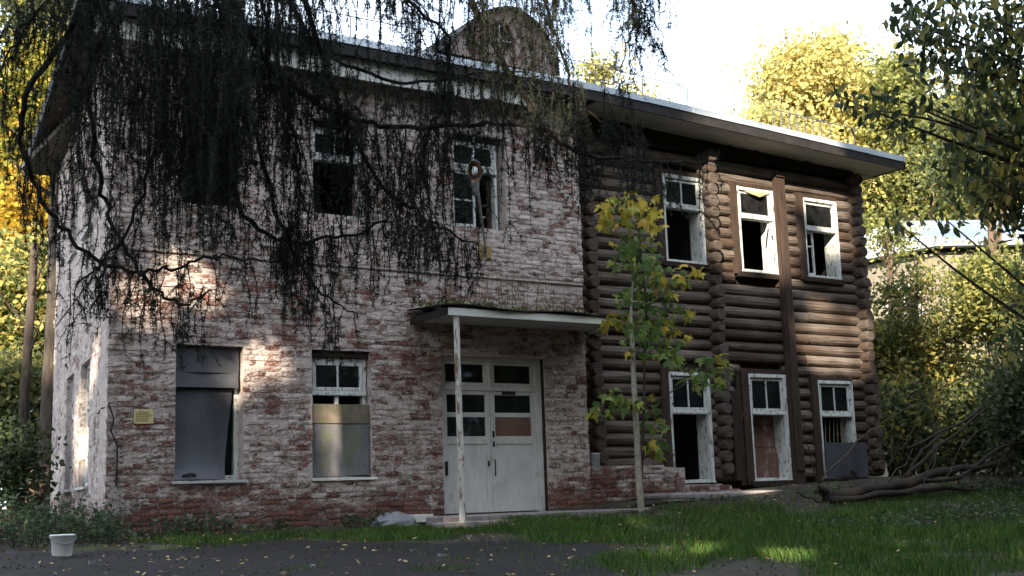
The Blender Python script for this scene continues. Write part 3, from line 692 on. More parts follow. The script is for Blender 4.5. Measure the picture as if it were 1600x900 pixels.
# dormer with a rounded front
DY = .25
outl = [(690, 80), (706, 64), (722, 50), (740, 32), (757, 21), (775, 16), (797, 15), (816, 24), (834, 38), (848, 56), (858, 78), (866, 100), (868, 118)]
P = [onY(x, y, DY) for x, y in outl]; b = MB(); nb = len(P)
hole = [onY(x, y, DY) for x, y in ((768, 92), (768, 60), (774, 48), (785, 43), (796, 50), (800, 62), (800, 98))]
hc = sum(hole)/len(hole)
dorm = empty('dormer', tuple(onY(780, 100, DY)), house)
ring = [hc+(p-hc)*.0 for p in P]
# front wall as quads between the outline and the window hole
ho = []
for p in P:
    a = math.atan2(p[2]-hc[2], p[0]-hc[0]); ho.append(hc+np.array([math.cos(a)*.30, 0, math.sin(a)*.44]))
vs = P+ho+[p+np.array([0, .2, 0]) for p in ho]; fs = [(i, i+1, nb+i+1, nb+i) for i in range(nb-1)]+[(nb+i, nb+i+1, 2*nb+i+1, 2*nb+i) for i in range(nb-1)]
fs += [(nb-1, 0, nb, 2*nb-1), (2*nb-1, nb, 2*nb, 3*nb-1)]
b.add(vs, fs); b.build('front_wall', M['dormer'], dorm)
b = MB(); top = [p+np.array([0, -.12, .0]) for p in P]; vs = []
cen = np.array([(P[0][0]+P[-1][0])/2, DY, P[0][2]-.3])
for s_ in (1.0, 1.03):
    for p in P:
        q = cen+(p-cen)*s_; vs.append((q[0], DY-.10, q[2]))
    for p in P:
        q = cen+(p-cen)*s_; vs.append((q[0], DY+3.2, q[2]))
fs = []
for o in (0, 2*nb): fs += [(o+i, o+i+1, o+nb+i+1, o+nb+i) for i in range(nb-1)]
fs += [(i, 2*nb+i, 2*nb+i+1, i+1) for i in range(nb-1)]+[(nb-1, nb*2-1, 4*nb-1, 3*nb-1)]
b.add(vs, fs); b.build('dormer_roof', M['fascia'], dorm)
b = MB(); b.box(hc[0]-.4, hc[0]+.4, DY+.35, DY+.4, hc[2]-.5, hc[2]+.4); b.build('dormer_backing', M['interior'], dorm)
wz = hc[2]; part_box('dormer_window_bar', M['white'], dorm, (hc[0]-.02, hc[0]+.02, DY+.08, DY+.11, wz-.42, wz+.42), (hc[0]-.27, hc[0]-.02, DY+.082, DY+.108, wz+.03, wz+.07), (hc[0]+.02, hc[0]+.27, DY+.082, DY+.108, wz+.03, wz+.07))
# guard rails along the eave
def rail_run(x0p, x1p, posts, h):
    rl_ = empty('roof_railing', (x0p, EY+.15, 9.4), house)
    for x in posts: b = MB(); b.tube([(x, EY+.15, ez(x)+.03), (x, EY+.13, ez(x)+h)], .012, 5); b.build('rail_post', M['lampmetal'], rl_)
    b = MB()
    b.tube([(x, EY+.13, ez(x)+h) for x in np.linspace(posts[0], posts[-1], 4)], .011, 5); b.build('rail', M['lampmetal'], rl_); return rl_
rail_run(13.6, 17.1, [13.55, 14.75, 15.95, 17.15], .52)
rail_run(4.9, 11, [7.4, 8.0, 9.4, 10.8], .5)
rail_run(19.6, 22.4, [19.6, 19.85, 20.1, 20.35, 20.6, 20.85, 21.1, 21.4, 22.2], .5)

# -------- canopy over the door
can = empty('canopy', (12.5, -.65, 4.7), house)
CX0, CX1, CY = 10.72, 14.66, -1.32
b = MB(); vs = []; nn = 10
for s_ in (0, .018):
    for i in range(nn+1):
        x = CX0-.05+(CX1-CX0+.1)*i/nn
        for y in (CY-.06, -.01): vs.append((x, y+(.03*math.sin(i*1.7) if y < -.5 else 0), 4.735+.022*math.sin(i*1.3)+(.09 if y > -.5 else 0)+s_+(.02 if i < 2 else 0)))
m_ = 2*(nn+1); fs = []
for i in range(nn): fs += [(2*i, 2*i+1, 2*i+3, 2*i+2), (m_+2*i, m_+2*i+2, m_+2*i+3, m_+2*i+1), (2*i, 2*i+2, m_+2*i+2, m_+2*i)]
fs += [(0, m_, m_+1, 1), (2*nn, 2*nn+1, m_+2*nn+1, m_+2*nn)]
b.add(vs, fs); b.build('canopy_sheet', M['fascia'], can)
part_box('canopy_fascia', M['frieze'], can, (CX0+.02, CX1, CY, CY+.03, 4.585, 4.715)); part_box('canopy_fascia', M['fascia'], can, (CX0, CX0+.03, CY+.032, -.02, 4.60, 4.72)); part_box('canopy_fascia', M['soffit'], can, (CX1-.03, CX1-.002, CY+.032, -.02, 4.59, 4.71))
for k in range(6):
    y0 = CY+.04+k*.212; part_box('canopy_plank', M['soffit'], can, (CX0+.032, CX1-.035, y0, y0+.2, 4.645+R.uniform(0, .006), 4.665))
b = MB(); pb = gzf(10.93, -1.26); pts = [(10.95, CY+.08, pb-.1), (10.955, CY+.08, pb+.9), (10.94, CY+.08, pb+2.2), (10.935, CY+.08, 4.583)]; b.tube(pts, [.056, .058, .05, .052], 12, wob=.05); b.build('canopy_post', M['rust'], can)
b = MB(); b.tube([(10.88, CY+.06, 3.62), (10.90, CY+.05, 3.95)], .022, 6); b.build('bracket', M['lampinner'], can)
def debris_mound(cx, cy, cz, rx, ry, rz):
    b = MB(); vs = []; nn, mm = 12, 5
    for j in range(mm+1):
        for i in range(nn):
            a = 2*math.pi*i/nn; s_ = math.cos(j/mm*math.pi/2)*R.uniform(.85, 1.12); vs.append((cx+math.cos(a)*rx*s_, cy+math.sin(a)*ry*s_, cz+rz*math.sin(j/mm*math.pi/2)*R.uniform(.8, 1.15)))
    b.add(vs, [(j*nn+i, j*nn+(i+1) % nn, (j+1)*nn+(i+1) % nn, (j+1)*nn+i) for j in range(mm) for i in range(nn)]); return b
kind(debris_mound(11.35, -.42, 4.80, .55, .3, .17).build('moss', M['moss'], can), 'stuff')
debris_mound(11.15, -.9, 4.76, .42, .25, .07).build('debris', M['sill'], can)
b = MB()
for k in range(70):
    x = R.uniform(10.9, 14.3) if k > 30 else R.uniform(12.0, 13.8); y = R.uniform(-.6, -.1); h = R.uniform(.25, 1.0)*(1.0 if 11.8 < x < 13.6 else .55); z = 4.78
    a = R.uniform(-.12, .12); c = R.uniform(-.1, .05); b.tube([(x, y, z), (x+a*.4, y+c*.4, z+h*.5), (x+a, y+c, z+h)], [.006, .005, .003], 4, caps=False)
    for q in range(R.randint(1, 4)):
        t = R.uniform(.4, .95); x2, z2 = x+a*t, z+h*t; b.tube([(x2, y+c*t, z2), (x2+R.uniform(-.1, .1), y+c*t-.03, z2+R.uniform(.06, .16))], [.004, .002], 3, caps=False)
kind(b.build('dry_stalks', M['drystalk'], can), 'stuff')
V = []; T = []
for k in range(700):
    x = R.gauss(11.35, .45) if k < 300 else R.uniform(11.2, 14.3); y = R.uniform(-.65, -.1); z = 4.84+R.uniform(0, .12)+(.1*R.random()**2 if k > 300 else 0); s_ = .045; a, c = R.uniform(0, 6.3), R.uniform(-1, 1)
    d = np.array([math.cos(a), math.sin(a)*.5, c]); e = np.array([-math.sin(a), math.cos(a), .4]); p = np.array([x, y, z]); V += [p-d*s_, p+e*s_*.4, p+d*s_, p-e*s_*.4]; T.append(R.random())
kind(np_mesh('weeds', V, 4, M['dull'], can, np.array(T)), 'stuff')

# ---------------------------------------------------------------- doorstep and small things
kind(part_box('doorstep', M['concrete'], None, (10.62, 15.9, -1.22, .12, 1.0, 1.262), bevel=.02, j=.008), 'structure')
kind(part_box('lower_step', M['concrete'], None, (10.35, 14.6, -1.46, -1.225, .9, 1.165), bevel=.02, j=.012), 'structure')
kind(part_box('wall_footing', M['concrete'], None, (15.9, 20.1, -.75, .1, 1.0, 1.50), bevel=.04, j=.02), 'structure')
b = debris_mound(10.05, -.55, gzf(10.05, -.55)-.05, .46, .30, .27); tag(b.build('rubble_heap', M['rubble']), 'grey hardened concrete lump at the foot of the brick wall left of the doorstep', 'rubble')
tag(part_box('white_block', M['frieze'], None, (10.42, 10.76, -.62, -.4, 1.17, 1.30), bevel=.01, j=.01), 'small white block lying beside the doorstep', 'block')
part = part_box('loose_plank', M['dark_wood'], None, (14.9, 16.3, -1.0, -.8, 1.40, 1.43), j=.02); tag(part, 'thin dark plank lying on the doorstep edge by the sapling', 'plank')
# bucket
bp = onY(97, 866, -2.9); bk = empty('bucket', (bp[0], -2.9, gzf(bp[0], -2.9))); tag(bk, 'white plastic bucket standing on the ground near the left house corner', 'bucket')
b = MB(); bz = bk.location.z; nn = 24; prof = [(.112, 0), (.117, .01), (.14, .255), (.152, .26), (.152, .278), (.138, .28), (.132, .25), (.105, .02), (0.001, .018)]
vs = [(bp[0]+math.cos(2*math.pi*i/nn)*r, -2.9+math.sin(2*math.pi*i/nn)*r, bz+h) for r, h in prof for i in range(nn)]
b.add(vs, [(j*nn+i, j*nn+(i+1) % nn, (j+1)*nn+(i+1) % nn, (j+1)*nn+i) for j in range(len(prof)-1) for i in range(nn)]+[tuple(range(nn))[::-1]]); b.build('bucket_body', M['plastic'], bk, smooth=True)
b = MB(); b.tube([(bp[0]+.156*math.cos(t), -2.9-.14*math.sin(t), bz+.255-.09*math.sin(t)) for t in np.linspace(0, math.pi, 9)], .005, 5); b.build('handle', M['lampmetal'], bk)
# notice
n0, n1 = onY(209, 662, -.03), onY(240, 640, -.03)
nt_ = empty('notice', ((n0[0]+n1[0])/2, -.03, (n0[2]+n1[2])/2)); tag(nt_, 'yellow paper notice fixed to the whitewashed brick left of the covered window', 'notice')
b = MB(); b.box(n0[0], n1[0], -.034, -.028, n0[2], n1[2], .004); b.build('sheet', M['paper'], nt_); b = MB(); W_, H_ = n1[0]-n0[0], n1[2]-n0[2]
for k in range(7):
    zz = n1[2]-H_*(.16+.11*k); x = n0[0]+W_*(.22 if k == 0 else .1); xe = n1[0]-W_*(.22 if k == 0 else R.uniform(.08, .3))
    while x < xe:
        wd = R.uniform(.015, .05); b.box(x, min(x+wd, xe), -.0395, -.0365, zz-.006, zz+.006); x += wd+.012
b.build('print_lines', M['ink'], nt_)
# wall lamp
lp = onY(752, 392, 0); hd = onY(742, 268, -.85); lamp = empty('street_lamp', (lp[0], 0, lp[2])); tag(lamp, 'rusty lamp on a bent pipe bracket in front of the upper brick window', 'lamp')
b = MB(); mid_ = onY(752, 340, -.35); m2 = onY(747, 300, -.62); b.tube([(lp[0], -.05, lp[2]-.1), (lp[0]+.01, -.12, lp[2]+.1), mid_, m2, (hd[0], hd[1]+.1, hd[2]-.15)], .026, 8); b.build('bracket_pipe', M['lampmetal'], lamp, smooth=True)
b = MB(); b.box(lp[0]-.10, lp[0]-.02, -.10, -.02, lp[2]-.2, lp[2]+.12); b.box(lp[0]+.05, lp[0]+.15, -.12, -.02, lp[2]-.17, lp[2]+.08); b.build('wall_bracket', M['yellow'], lamp, bevel=.015)
b = MB(); b.tube([mid_, (mid_[0]+.28, -.03, mid_[2]+.1)], .016, 6); b.build('stay', M['lampmetal'], lamp)
b = MB(); b.tube([(hd[0], hd[1]+.05, hd[2]+.1), onY(740, 205, -.5)], .012, 6); b.build('top_stay', M['sill'], lamp)
nrm = CAM-hd; nrm /= np.linalg.norm(nrm); nrm = nrm+np.array([0, 0, -.25]); nrm /= np.linalg.norm(nrm); ax = np.cross(nrm, [0, 0, 1.]); ax /= np.linalg.norm(ax); up = np.cross(ax, nrm)
def dish(prof, rx, ry):
    b = MB(); nn = 20; vs = []
    for s_, d in prof:
        for i in range(nn):
            t = 2*math.pi*i/nn; vs.append(hd+ax*math.cos(t)*rx*s_+up*math.sin(t)*ry*s_+nrm*d)
    b.add(vs, [(j*nn+i, j*nn+(i+1) % nn, (j+1)*nn+(i+1) % nn, (j+1)*nn+i) for j in range(len(prof)-1) for i in range(nn)]); return b
dish([(1.0, 0), (1.06, .0), (1.05, -.03), (.8, -.12), (.3, -.17), (.01, -.18)], .13, .2).build('lamp_shade', M['lampmetal'], lamp, smooth=True)
dish([(1.0, .001), (.85, -.04), (.5, -.09), (.01, -.1)], .13, .2).build('reflector', M['lampinner'], lamp, smooth=True)
dish([(.42, -.06), (.45, -.02), (.35, .02), (.01, .04)], .13, .2).build('bulb', M['bulb'], lamp, smooth=True)
b = MB(); e0 = hd-up*.2; b.tube([hd-up*.19-nrm*.04, hd-up*.42-nrm*.03, (m2[0], m2[1], m2[2]-.05)], [.075, .065, .035], 10); b.build('ballast_housing', M['lampmetal'], lamp)
# cable at the left corner
b = MB(); b.tube([sxf(.9, -.02, 3.05), sxf(.45, -.03, 3.1), (5.5, -.03, 3.08), (5.56, -.04, 2.9), (5.52, -.04, 2.72), (5.62, -.04, 2.5), (5.62, -.03, 1.9)], .014, 5); tag(b.build('cable', M['fascia']), 'loose black cable dangling on the left corner of the brick wall', 'cable')

# ---------------------------------------------------------------- vegetation
def quads(P, size, flat=.0, rng=N, aspect=.55, droop=0.0):
    """diamond leaves at points P"""
    n = len(P); d = rng.normal(size=(n, 3)); d[:, 2] = d[:, 2]*(1-flat)-droop; d /= np.linalg.norm(d, axis=1)[:, None]
    e = np.cross(d, rng.normal(size=(n, 3))); e /= np.linalg.norm(e, axis=1)[:, None]
    s = (np.asarray(size)*rng.uniform(.65, 1.25, n))[:, None]
    V = np.stack([P-d*s*.5, P+e*s*aspect*.5, P+d*s*.5, P-e*s*aspect*.5], 1)
    return V.reshape(-1, 3)
def clumps(cen, rad, n_cl, per, spread, rng=N, shell=.55):
    """clump centres in an ellipsoid, leaves round each"""
    u = rng.normal(size=(n_cl, 3)); u /= np.linalg.norm(u, axis=1)[:, None]; r = (shell+(1-shell)*rng.random(n_cl))**.8
    c = np.array(cen)+u*r[:, None]*np.array(rad)
    sp = spread*rng.uniform(.5, 1.3, n_cl)
    P = (c[:, None, :]+rng.normal(size=(n_cl, per, 3))*sp[:, None, None]*np.array([1, 1, .6])).reshape(-1, 3)
    return P, np.repeat(rng.random(n_cl), per), c
def clump_tint(t, rng=N, w=.6): return np.clip(t*w+rng.random(len(t))*(1-w)+rng.normal(size=len(t))*.05, 0.001, .999)
def limb_tube(b, a, c, r0, r1, bend=.15, n=6, sides=7):
    a, c = np.array(a, float), np.array(c, float); L = np.linalg.norm(c-a); off = np.array([R.gauss(0, bend)*L, R.gauss(0, bend)*L, abs(R.gauss(0, bend))*L*.6])
    pts = [a+(c-a)*t+off*math.sin(math.pi*t)*.6 for t in np.linspace(0, 1, n)]; b.tube(pts, list(np.linspace(r0, r1, n)), sides, wob=.05); return pts
def tree(name, label, loc, h, crown_c, crown_r, mat, n_cl, per, leaf, spread, bark, tr=.2, cat='tree', group=None, nlimb=9, shell=.5):
    loc = (loc[0], loc[1], gzf(loc[0], loc[1])-.05); t = empty(name, loc); tag(t, label, cat, group)
    P = []; T = []; Cc = []
    for cc, cr, k in zip(crown_c, crown_r, n_cl):
        lobes = max(4, k//16)
        for q_ in range(lobes):
            u = N.normal(size=3); u /= np.linalg.norm(u); rr_ = N.uniform(.35, 1.0)**.7; f_ = N.uniform(.22, .42)
            p, q, c = clumps(np.array(cc)+u*rr_*np.array(cr)*(1-f_*.6), np.array(cr)*f_, max(3, int(k/lobes*N.uniform(.6, 1.3))), per, spread, shell=.2); P.append(p); T.append(q*.6+N.random()*.4); Cc.append(c)
    P = np.concatenate(P); T = np.concatenate(T); Cc = np.concatenate(Cc)
    b = MB(); top = np.array([crown_c[0][0], crown_c[0][1], crown_c[0][2]+crown_r[0][2]*.3]); pts = limb_tube(b, loc, top, tr, tr*.35, .03, 8, 10); b.build('trunk', bark, t, smooth=True)
    for k in range(nlimb):
        c = Cc[R.randrange(len(Cc))]; s_ = pts[R.randrange(3, 7)]; b = MB(); pp = limb_tube(b, s_, c, tr*.32, tr*.06, .08, 6, 6)
        for q in range(4):
            c2 = c+np.array([R.gauss(0, spread*1.5), R.gauss(0, spread*1.5), R.gauss(0, spread)]); limb_tube(b, pp[R.randrange(2, 6)], c2, tr*.09, tr*.02, .1, 4, 4)
        b.build('limb', bark, t)
    np_mesh('crown', quads(P, leaf, .2), 4, mat, t, clump_tint(T)); return t
def polar(px_, d):                               # ground point seen in photo column px_, d metres away along the ground
    a = YAW+math.atan((px_-800)/F); return np.array([CAM[0]+d*math.sin(a), CAM[1]+d*math.cos(a)])
def hz(px_, py, d):                              # height of a thing at that column and row
    r_ = ray(px_, py); return CAM[2]+d*r_[2]/math.hypot(r_[0], r_[1])
def far_tree(label, px_, d, ytop, ybot, halfpx, mat, n_cl, per, leaf, spread, tr=.2, group=None, extra=(), name='broadleaf_tree', bark=None, shell=.4):
    leaf *= .72; per = int(per*1.75)
    x, y = polar(px_, d); zt, zb = hz(px_, ytop, d), hz(px_, ybot, d); r_ = halfpx*d/F
    cs = [((x, y, (zt+zb)/2))]; rs = [(r_, r_, (zt-zb)/2)]; ns = [n_cl]
    for (qx, qt, qb, qh, f) in extra:
        a, c = polar(qx, d+R.uniform(-1.5, 1.5)); z1, z0 = hz(qx, qt, d), hz(qx, qb, d); cs.append((a, c, (z0+z1)/2)); rs.append((qh*d/F, qh*d/F, (z1-z0)/2)); ns.append(int(n_cl*f))
    return tree(name, label, (x, y), zt, cs, rs, mat, ns, per, leaf, spread, bark or M['brownbark'], tr, group=group, shell=shell)
BGL, BGR = 'autumn trees left of the house', 'autumn trees behind the house on its right'
far_tree('tall golden tree at the left edge behind the side wall', 45, 46, 55, 330, 75, M['oaky'], 190, 40, .42, .75, .3, BGL, extra=((5, 120, 420, 50, .6), (95, 60, 260, 45, .4)))
far_tree('orange leaved tree below the golden crown at the left edge', 25, 40, 240, 470, 55, M['orange'], 150, 40, .34, .6, .22, BGL, extra=((70, 300, 520, 35, .5),))
far_tree('yellow green tree beside the back end of the side wall', 50, 35, 330, 620, 55, M['ygreen'], 190, 40, .28, .55, .18, BGL, extra=((10, 380, 640, 45, .7),))
far_tree('dark understorey tree low at the left edge', 20, 31, 540, 760, 60, M['dull'], 150, 36, .24, .5, .14, BGL, extra=((60, 600, 740, 30, .3),))
far_tree('very tall pale tree far behind the left corner', 20, 60, -60, 120, 60, M['dull'], 120, 30, .5, 1.0, .3, BGL)
far_tree('broad pale gold tree above the right end of the roof', 1310, 60, 50, 250, 95, M['straw'], 300, 44, .40, .75, .32, BGR, extra=((1225, 150, 300, 40, .35), (1275, 75, 300, 55, .5), (1390, 90, 300, 70, .6), (1330, 220, 420, 90, .6)))
far_tree('golden tree right of the pale gold one behind the roof corner', 1430, 58, 70, 345, 75, M['ygreen'], 240, 40, .38, .7, .28, BGR, extra=((1500, 190, 360, 70, .6), (1390, 250, 420, 60, .5)))
far_tree('small loose yellow green tree covering the far house wall', 1440, 34, 385, 560, 34, M['ygreen'], 46, 24, .19, .42, .1, BGR, extra=((1500, 440, 580, 34, .9), (1405, 440, 560, 26, .6)))
far_tree('loose gold tree standing behind the far house ridge', 1400, 66, 190, 400, 70, M['straw'], 200, 36, .4, .7, .25, BGR, extra=((1480, 230, 380, 60, .7), (1560, 260, 390, 60, .7)))
far_tree('leafy green tree at the right edge behind the near dark leaves', 1590, 40, 60, 330, 60, M['dull'], 150, 36, .24, .5, .2, BGR, extra=((1530, 150, 320, 45, .6),))
far_tree('deep yellow tree above the far metal roof', 1560, 60, 150, 340, 90, M['oaky'], 200, 36, .45, .8, .3, BGR, extra=((1480, 220, 350, 60, .5),))
far_tree('yellow conifer tip showing over the middle of the roof', 960, 46, 92, 260, 26, M['straw'], 120, 40, .3, .45, .2, BGR, extra=((1000, 125, 260, 40, .9), (1060, 150, 260, 30, .5)))
far_tree('low gold bush top showing past the roof railing', 1190, 50, 165, 330, 35, M['straw'], 90, 36, .35, .6, .2, BGR, extra=((1225, 150, 320, 35, .8),))
far_tree('airy yellow green tree in front of the far house roof', 1400, 37, 330, 420, 26, M['ygreen'], 30, 22, .2, .5, .12, BGR, extra=((1500, 520, 640, 40, .8),))
far_tree('yellow green tree between the log corner and the far house', 1380, 35, 500, 650, 36, M['ygreen'], 170, 36, .24, .5, .16, BGR, extra=((1440, 540, 690, 45, .6), (1368, 380, 720, 16, .4)))
far_tree('bright yellow small tree in front of the far house', 1555, 32, 395, 520, 40, M['ygreen'], 120, 36, .2, .42, .12, BGR, extra=((1595, 370, 500, 30, .5),))

# far house on the right
def far_house():
    d = 41; k = polar(1478, d); ang = YAW+math.atan((1478-800)/F); e = hz(1478, 380, d)
    h = empty('far_house', (k[0], k[1], 1.2)); tag(h, 'pale house with a sunlit metal roof half hidden by leaves on the right', 'house')
    u1 = np.array([math.cos(ang+.55), -math.sin(ang+.55)]); u2 = np.array([math.cos(ang+math.pi-.35), -math.sin(ang+math.pi-.35)])   # the two walls leaving the near corner
    u1 = np.array([math.sin(ang+1.15), math.cos(ang+1.15)]); u2 = np.array([math.sin(ang-1.05), math.cos(ang-1.05)])
    L1, L2 = 9, 9
    A = k; B = k+u1*L1; D = k+u2*L2; E_ = B+u2*L2
    b = MB(); vs = [(*p, z) for z in (.9, e-.25) for p in (A, B, E_, D)]; b.add(vs, [(0, 1, 5, 4), (1, 2, 6, 5), (2, 3, 7, 6), (3, 0, 4, 7)]); b.build('wall', M['farwall'], h)
    c = (A+B+D+E_)/4; o = lambda p: c+(p-c)*1.12
    b = MB(); vs = [(*o(p), e) for p in (A, B, E_, D)]+[(*(c+u1*1.5), e+1.55), (*(c-u1*1.5), e+1.55)]+[(*o(p), e-.14) for p in (A, B, E_, D)]
    b.add(vs, [(0, 1, 4, 5), (1, 2, 4), (2, 3, 5, 4), (3, 0, 5), (0, 6, 7, 1), (1, 7, 8, 2), (2, 8, 9, 3), (3, 9, 6, 0), (6, 9, 8, 7)]); b.build('roof', M['roof'], h)
    for (ua, la, nx) in ((u1, (1.6, 4.6, 7.2), 1), (u2, (1.3, 4.0, 6.9), -1)):
        nrm = np.array([ua[1], -ua[0]])*nx; nrm = nrm if np.dot(nrm, CAM[:2]-k) > 0 else -nrm
        for l_ in la:
            for zz in (e-3.0, e-6.4):
                p = A+ua*l_; we = empty('window', (p[0], p[1], zz), h); b = MB()
                def rb(bb, a0, a1, d0, d1, z0, z1):
                    vs = [(*(p+ua*a+nrm*dd), zz+z_) for z_ in (z0, z1) for dd in (d0, d1) for a in (a0, a1)]; bb.add(vs, [(0, 2, 3, 1), (4, 5, 7, 6), (0, 1, 5, 4), (2, 6, 7, 3), (0, 4, 6, 2), (1, 3, 7, 5)])
                rb(b, -.65, -.5, .01, .09, 0, 1.9); rb(b, .5, .65, .01, .09, 0, 1.9); rb(b, -.5, .5, .012, .088, 1.75, 1.9); rb(b, -.5, .5, .012, .088, 0, .14); rb(b, -.04, .04, .012, .08, .14, 1.75); b.build('frame', M['white'], we)
                b = MB(); rb(b, -.5, .5, .012, .03, .14, 1.75); b.build('pane', M['interior'], we)
far_house()

# tree trunks and a broken bench at the left edge
def bare_trunk(label, px_, d, ytop, r_, bark, lean=0):
    x, y = polar(px_, d); z = gzf(x, y); t = empty('tree_trunk', (x, y, z-.1)); tag(t, label, 'trunk'); zt = hz(px_, ytop, d)
    b = MB(); b.tube([(x, y, z-.1), (x+.03, y, z+.5), (x+lean*.4, y, z+(zt-z)*.5), (x+lean, y, zt)], [r_*1.35, r_*1.05, r_, r_*.75], 10, wob=.06); b.build('bole', bark, t, smooth=True)
    for k in range(4):
        b = MB(); s_ = z+(zt-z)*(.6+.1*k); limb_tube(b, (x+lean*.7, y, s_), (x+R.uniform(-1.5, 1.5), y+R.uniform(-1, 1), s_+R.uniform(.5, 1.6)), r_*.3, r_*.06, .1); b.build('limb', bark, t)
bare_trunk('thick brown trunk standing hard behind the back end of the side wall', 66, 28.6, 190, .19, M['bark'], .3)
bare_trunk('thin dark trunk at the left edge among leaves', 26, 29.5, 380, .11, M['bark'], .2)
bx, by = polar(34, 26.5); bz_ = gzf(bx, by); bench = empty('broken_bench', (bx, by, bz_)); tag(bench, 'tumbledown grey plank frame leaning by the brown trunk at the left edge', 'bench')
def seg(p0, p1, w_, nm, mt=None):
    b = MB(); b.tube([p0, p1], w_, 4, wob=.05); b.build(nm, mt or M['darkbrown'], bench)
tv = np.array([math.cos(YAW-.33), -math.sin(YAW-.33)])
pt = lambda a, z_: (bx+tv[0]*a, by+tv[1]*a, bz_+z_)
seg(pt(-.16, .0), pt(-.28, 1.35), .05, 'leg'); seg(pt(.3, 0), pt(.22, 1.25), .05, 'leg'); seg(pt(-.4, 1.32), pt(.45, 1.25), .05, 'top_plank'); seg(pt(.1, .1), pt(.48, 1.2), .09, 'side_plank'); seg(pt(-.1, .15), pt(.42, 1.0), .05, 'brace')

# unseen trees behind the viewpoint, crowns shaped to shade the front around sun gaps
GAPS = [((1133, 290), .10, .50), ((1142, 350), .10, .42), ((1190, 290), .2, .42), ((1205, 350), .3, .5), ((1208, 400), .3, .42), ((1160, 272), .2, .40), ((1240, 282), .2, .40), ((1295, 297), .2, .36), ((1300, 335), .2, .28), ((1310, 370), .2, .22), ((1140, 395), .1, .26),
        ((1300, 522), .2, .40), ((1325, 545), .2, .36), ((1275, 540), .2, .30), ((1340, 515), .1, .34), ((1290, 490), .2, .24), ((416, 562), 0, .14), ((300, 440), 0, .27), ((222, 470), 0, .2), ((530, 690), 0, .17), ((538, 720), 0, .14), ((515, 650), 0, .13), ((1185, 772), -.4, .22), ((365, 590), 0, .12)]
GP = [(onY(x, y, Y), r_) for (x, y), Y, r_ in GAPS]
for (X_, Y_, r_) in ((10.5, -6.9, .38), (11.2, -6.6, .34), (11.6, -7.9, .22), (3.1, -6.3, .25)): GP.append((np.array([X_, Y_, gzf(X_, Y_)]), r_))
for q, z_ in ((3.9, 3.2), (3.6, 2.6), (8.6, 5.6), (8.9, 6.4), (8.7, 4.6), (6.6, 2.0), (1.6, 3.9)): GP.append((np.array(sxf(q, 0, z_)), .22))
sh_n = 66000
tgt = []
a = N.random((sh_n, 3))
k1 = int(sh_n*.60); T1 = np.stack([4.3+a[:k1, 0]*20.5, np.zeros(k1)+.0, .6+a[:k1, 2]*8.75], 1)
k2 = int(sh_n*.30); T2 = np.stack([1+a[k1:k1+k2, 0]*26, -12.5+a[k1:k1+k2, 1]*12.5, np.full(k2, 1.1)], 1)
k3 = sh_n-k1-k2; T3 = np.stack([22+a[k1+k2:, 0]*8, -5+a[k1+k2:, 1]*7, .8+a[k1+k2:, 2]*1.1], 1)
a5 = N.random((12000, 2)); T5 = np.stack([BX0+SD[0]*9*a5[:, 0]-.02, SD[1]*9*a5[:, 0], .8+8.4*a5[:, 1]], 1)
a6 = N.random((9000, 3)); T6 = np.stack([-1+a6[:, 0]*8.5, -13.5+a6[:, 1]*3.5, 2.5+a6[:, 2]*3.5], 1)
a7 = N.random((3000, 3)); T7 = np.stack([1.5+a7[:, 0]*4, 5+a7[:, 1]*4, .8+a7[:, 2]*5.5], 1)
a4 = N.random((9000, 3)); T4 = np.stack([8+a4[:, 0]*8, np.full(9000, .3), 9.3+a4[:, 2]*2.5], 1)
TT = np.concatenate([T1, T2, T3, T4, T5, T6, T7]); Yt = N.uniform(-33, -22, len(TT)); tt = (TT[:, 1]-Yt)/(-SUN[1]); LP_ = TT+SUN[None, :]*tt[:, None]
LP_ += N.normal(size=LP_.shape)*.12
keep = np.ones(len(LP_), bool)
for g, r_ in GP:
    v = LP_-g; dl = v-(v@SUN)[:, None]*SUN; keep &= np.linalg.norm(dl, axis=1) > r_+.20
LP_ = LP_[keep]
centers = [(-19, -27), (-12.5, -25), (-6, -28), (-15.5, -31.5), (-1, -25.5), (4, -30)]
own = np.argmin([[0]*0] if False else np.stack([np.hypot(LP_[:, 0]-c[0], LP_[:, 1]-c[1]) for c in centers], 1), axis=1)
for k, c in enumerate(centers):
    P = LP_[own == k]
    if len(P) < 50: continue
    z = gzf(*c); t = empty('unseen_shade_tree', (c[0], c[1], z-.1)); tag(t, 'unseen tree behind the viewpoint, crown shaped to shade the house front', 'tree', 'unseen trees placed to shade the yard')
    b = MB(); zt = float(P[:, 2].mean())+2; b.tube([(c[0], c[1], z-.1), (c[0]+.1, c[1], z+5), (c[0], c[1]+.2, zt)], [.34, .26, .1], 9, wob=.05); b.build('trunk', M['bark'], t, smooth=True)
    for q in range(10):
        e = P[R.randrange(len(P))]; s_ = np.array([c[0], c[1], max(z+5, min(e[2]-2.0, zt-1))]); b = MB(); limb_tube(b, s_, e, .09, .015, .05, 6, 5); b.build('limb', M['bark'], t)
    np_mesh('crown', quads(P, .40, 0, aspect=.8), 4, M['dark'], t, N.random(len(P)))
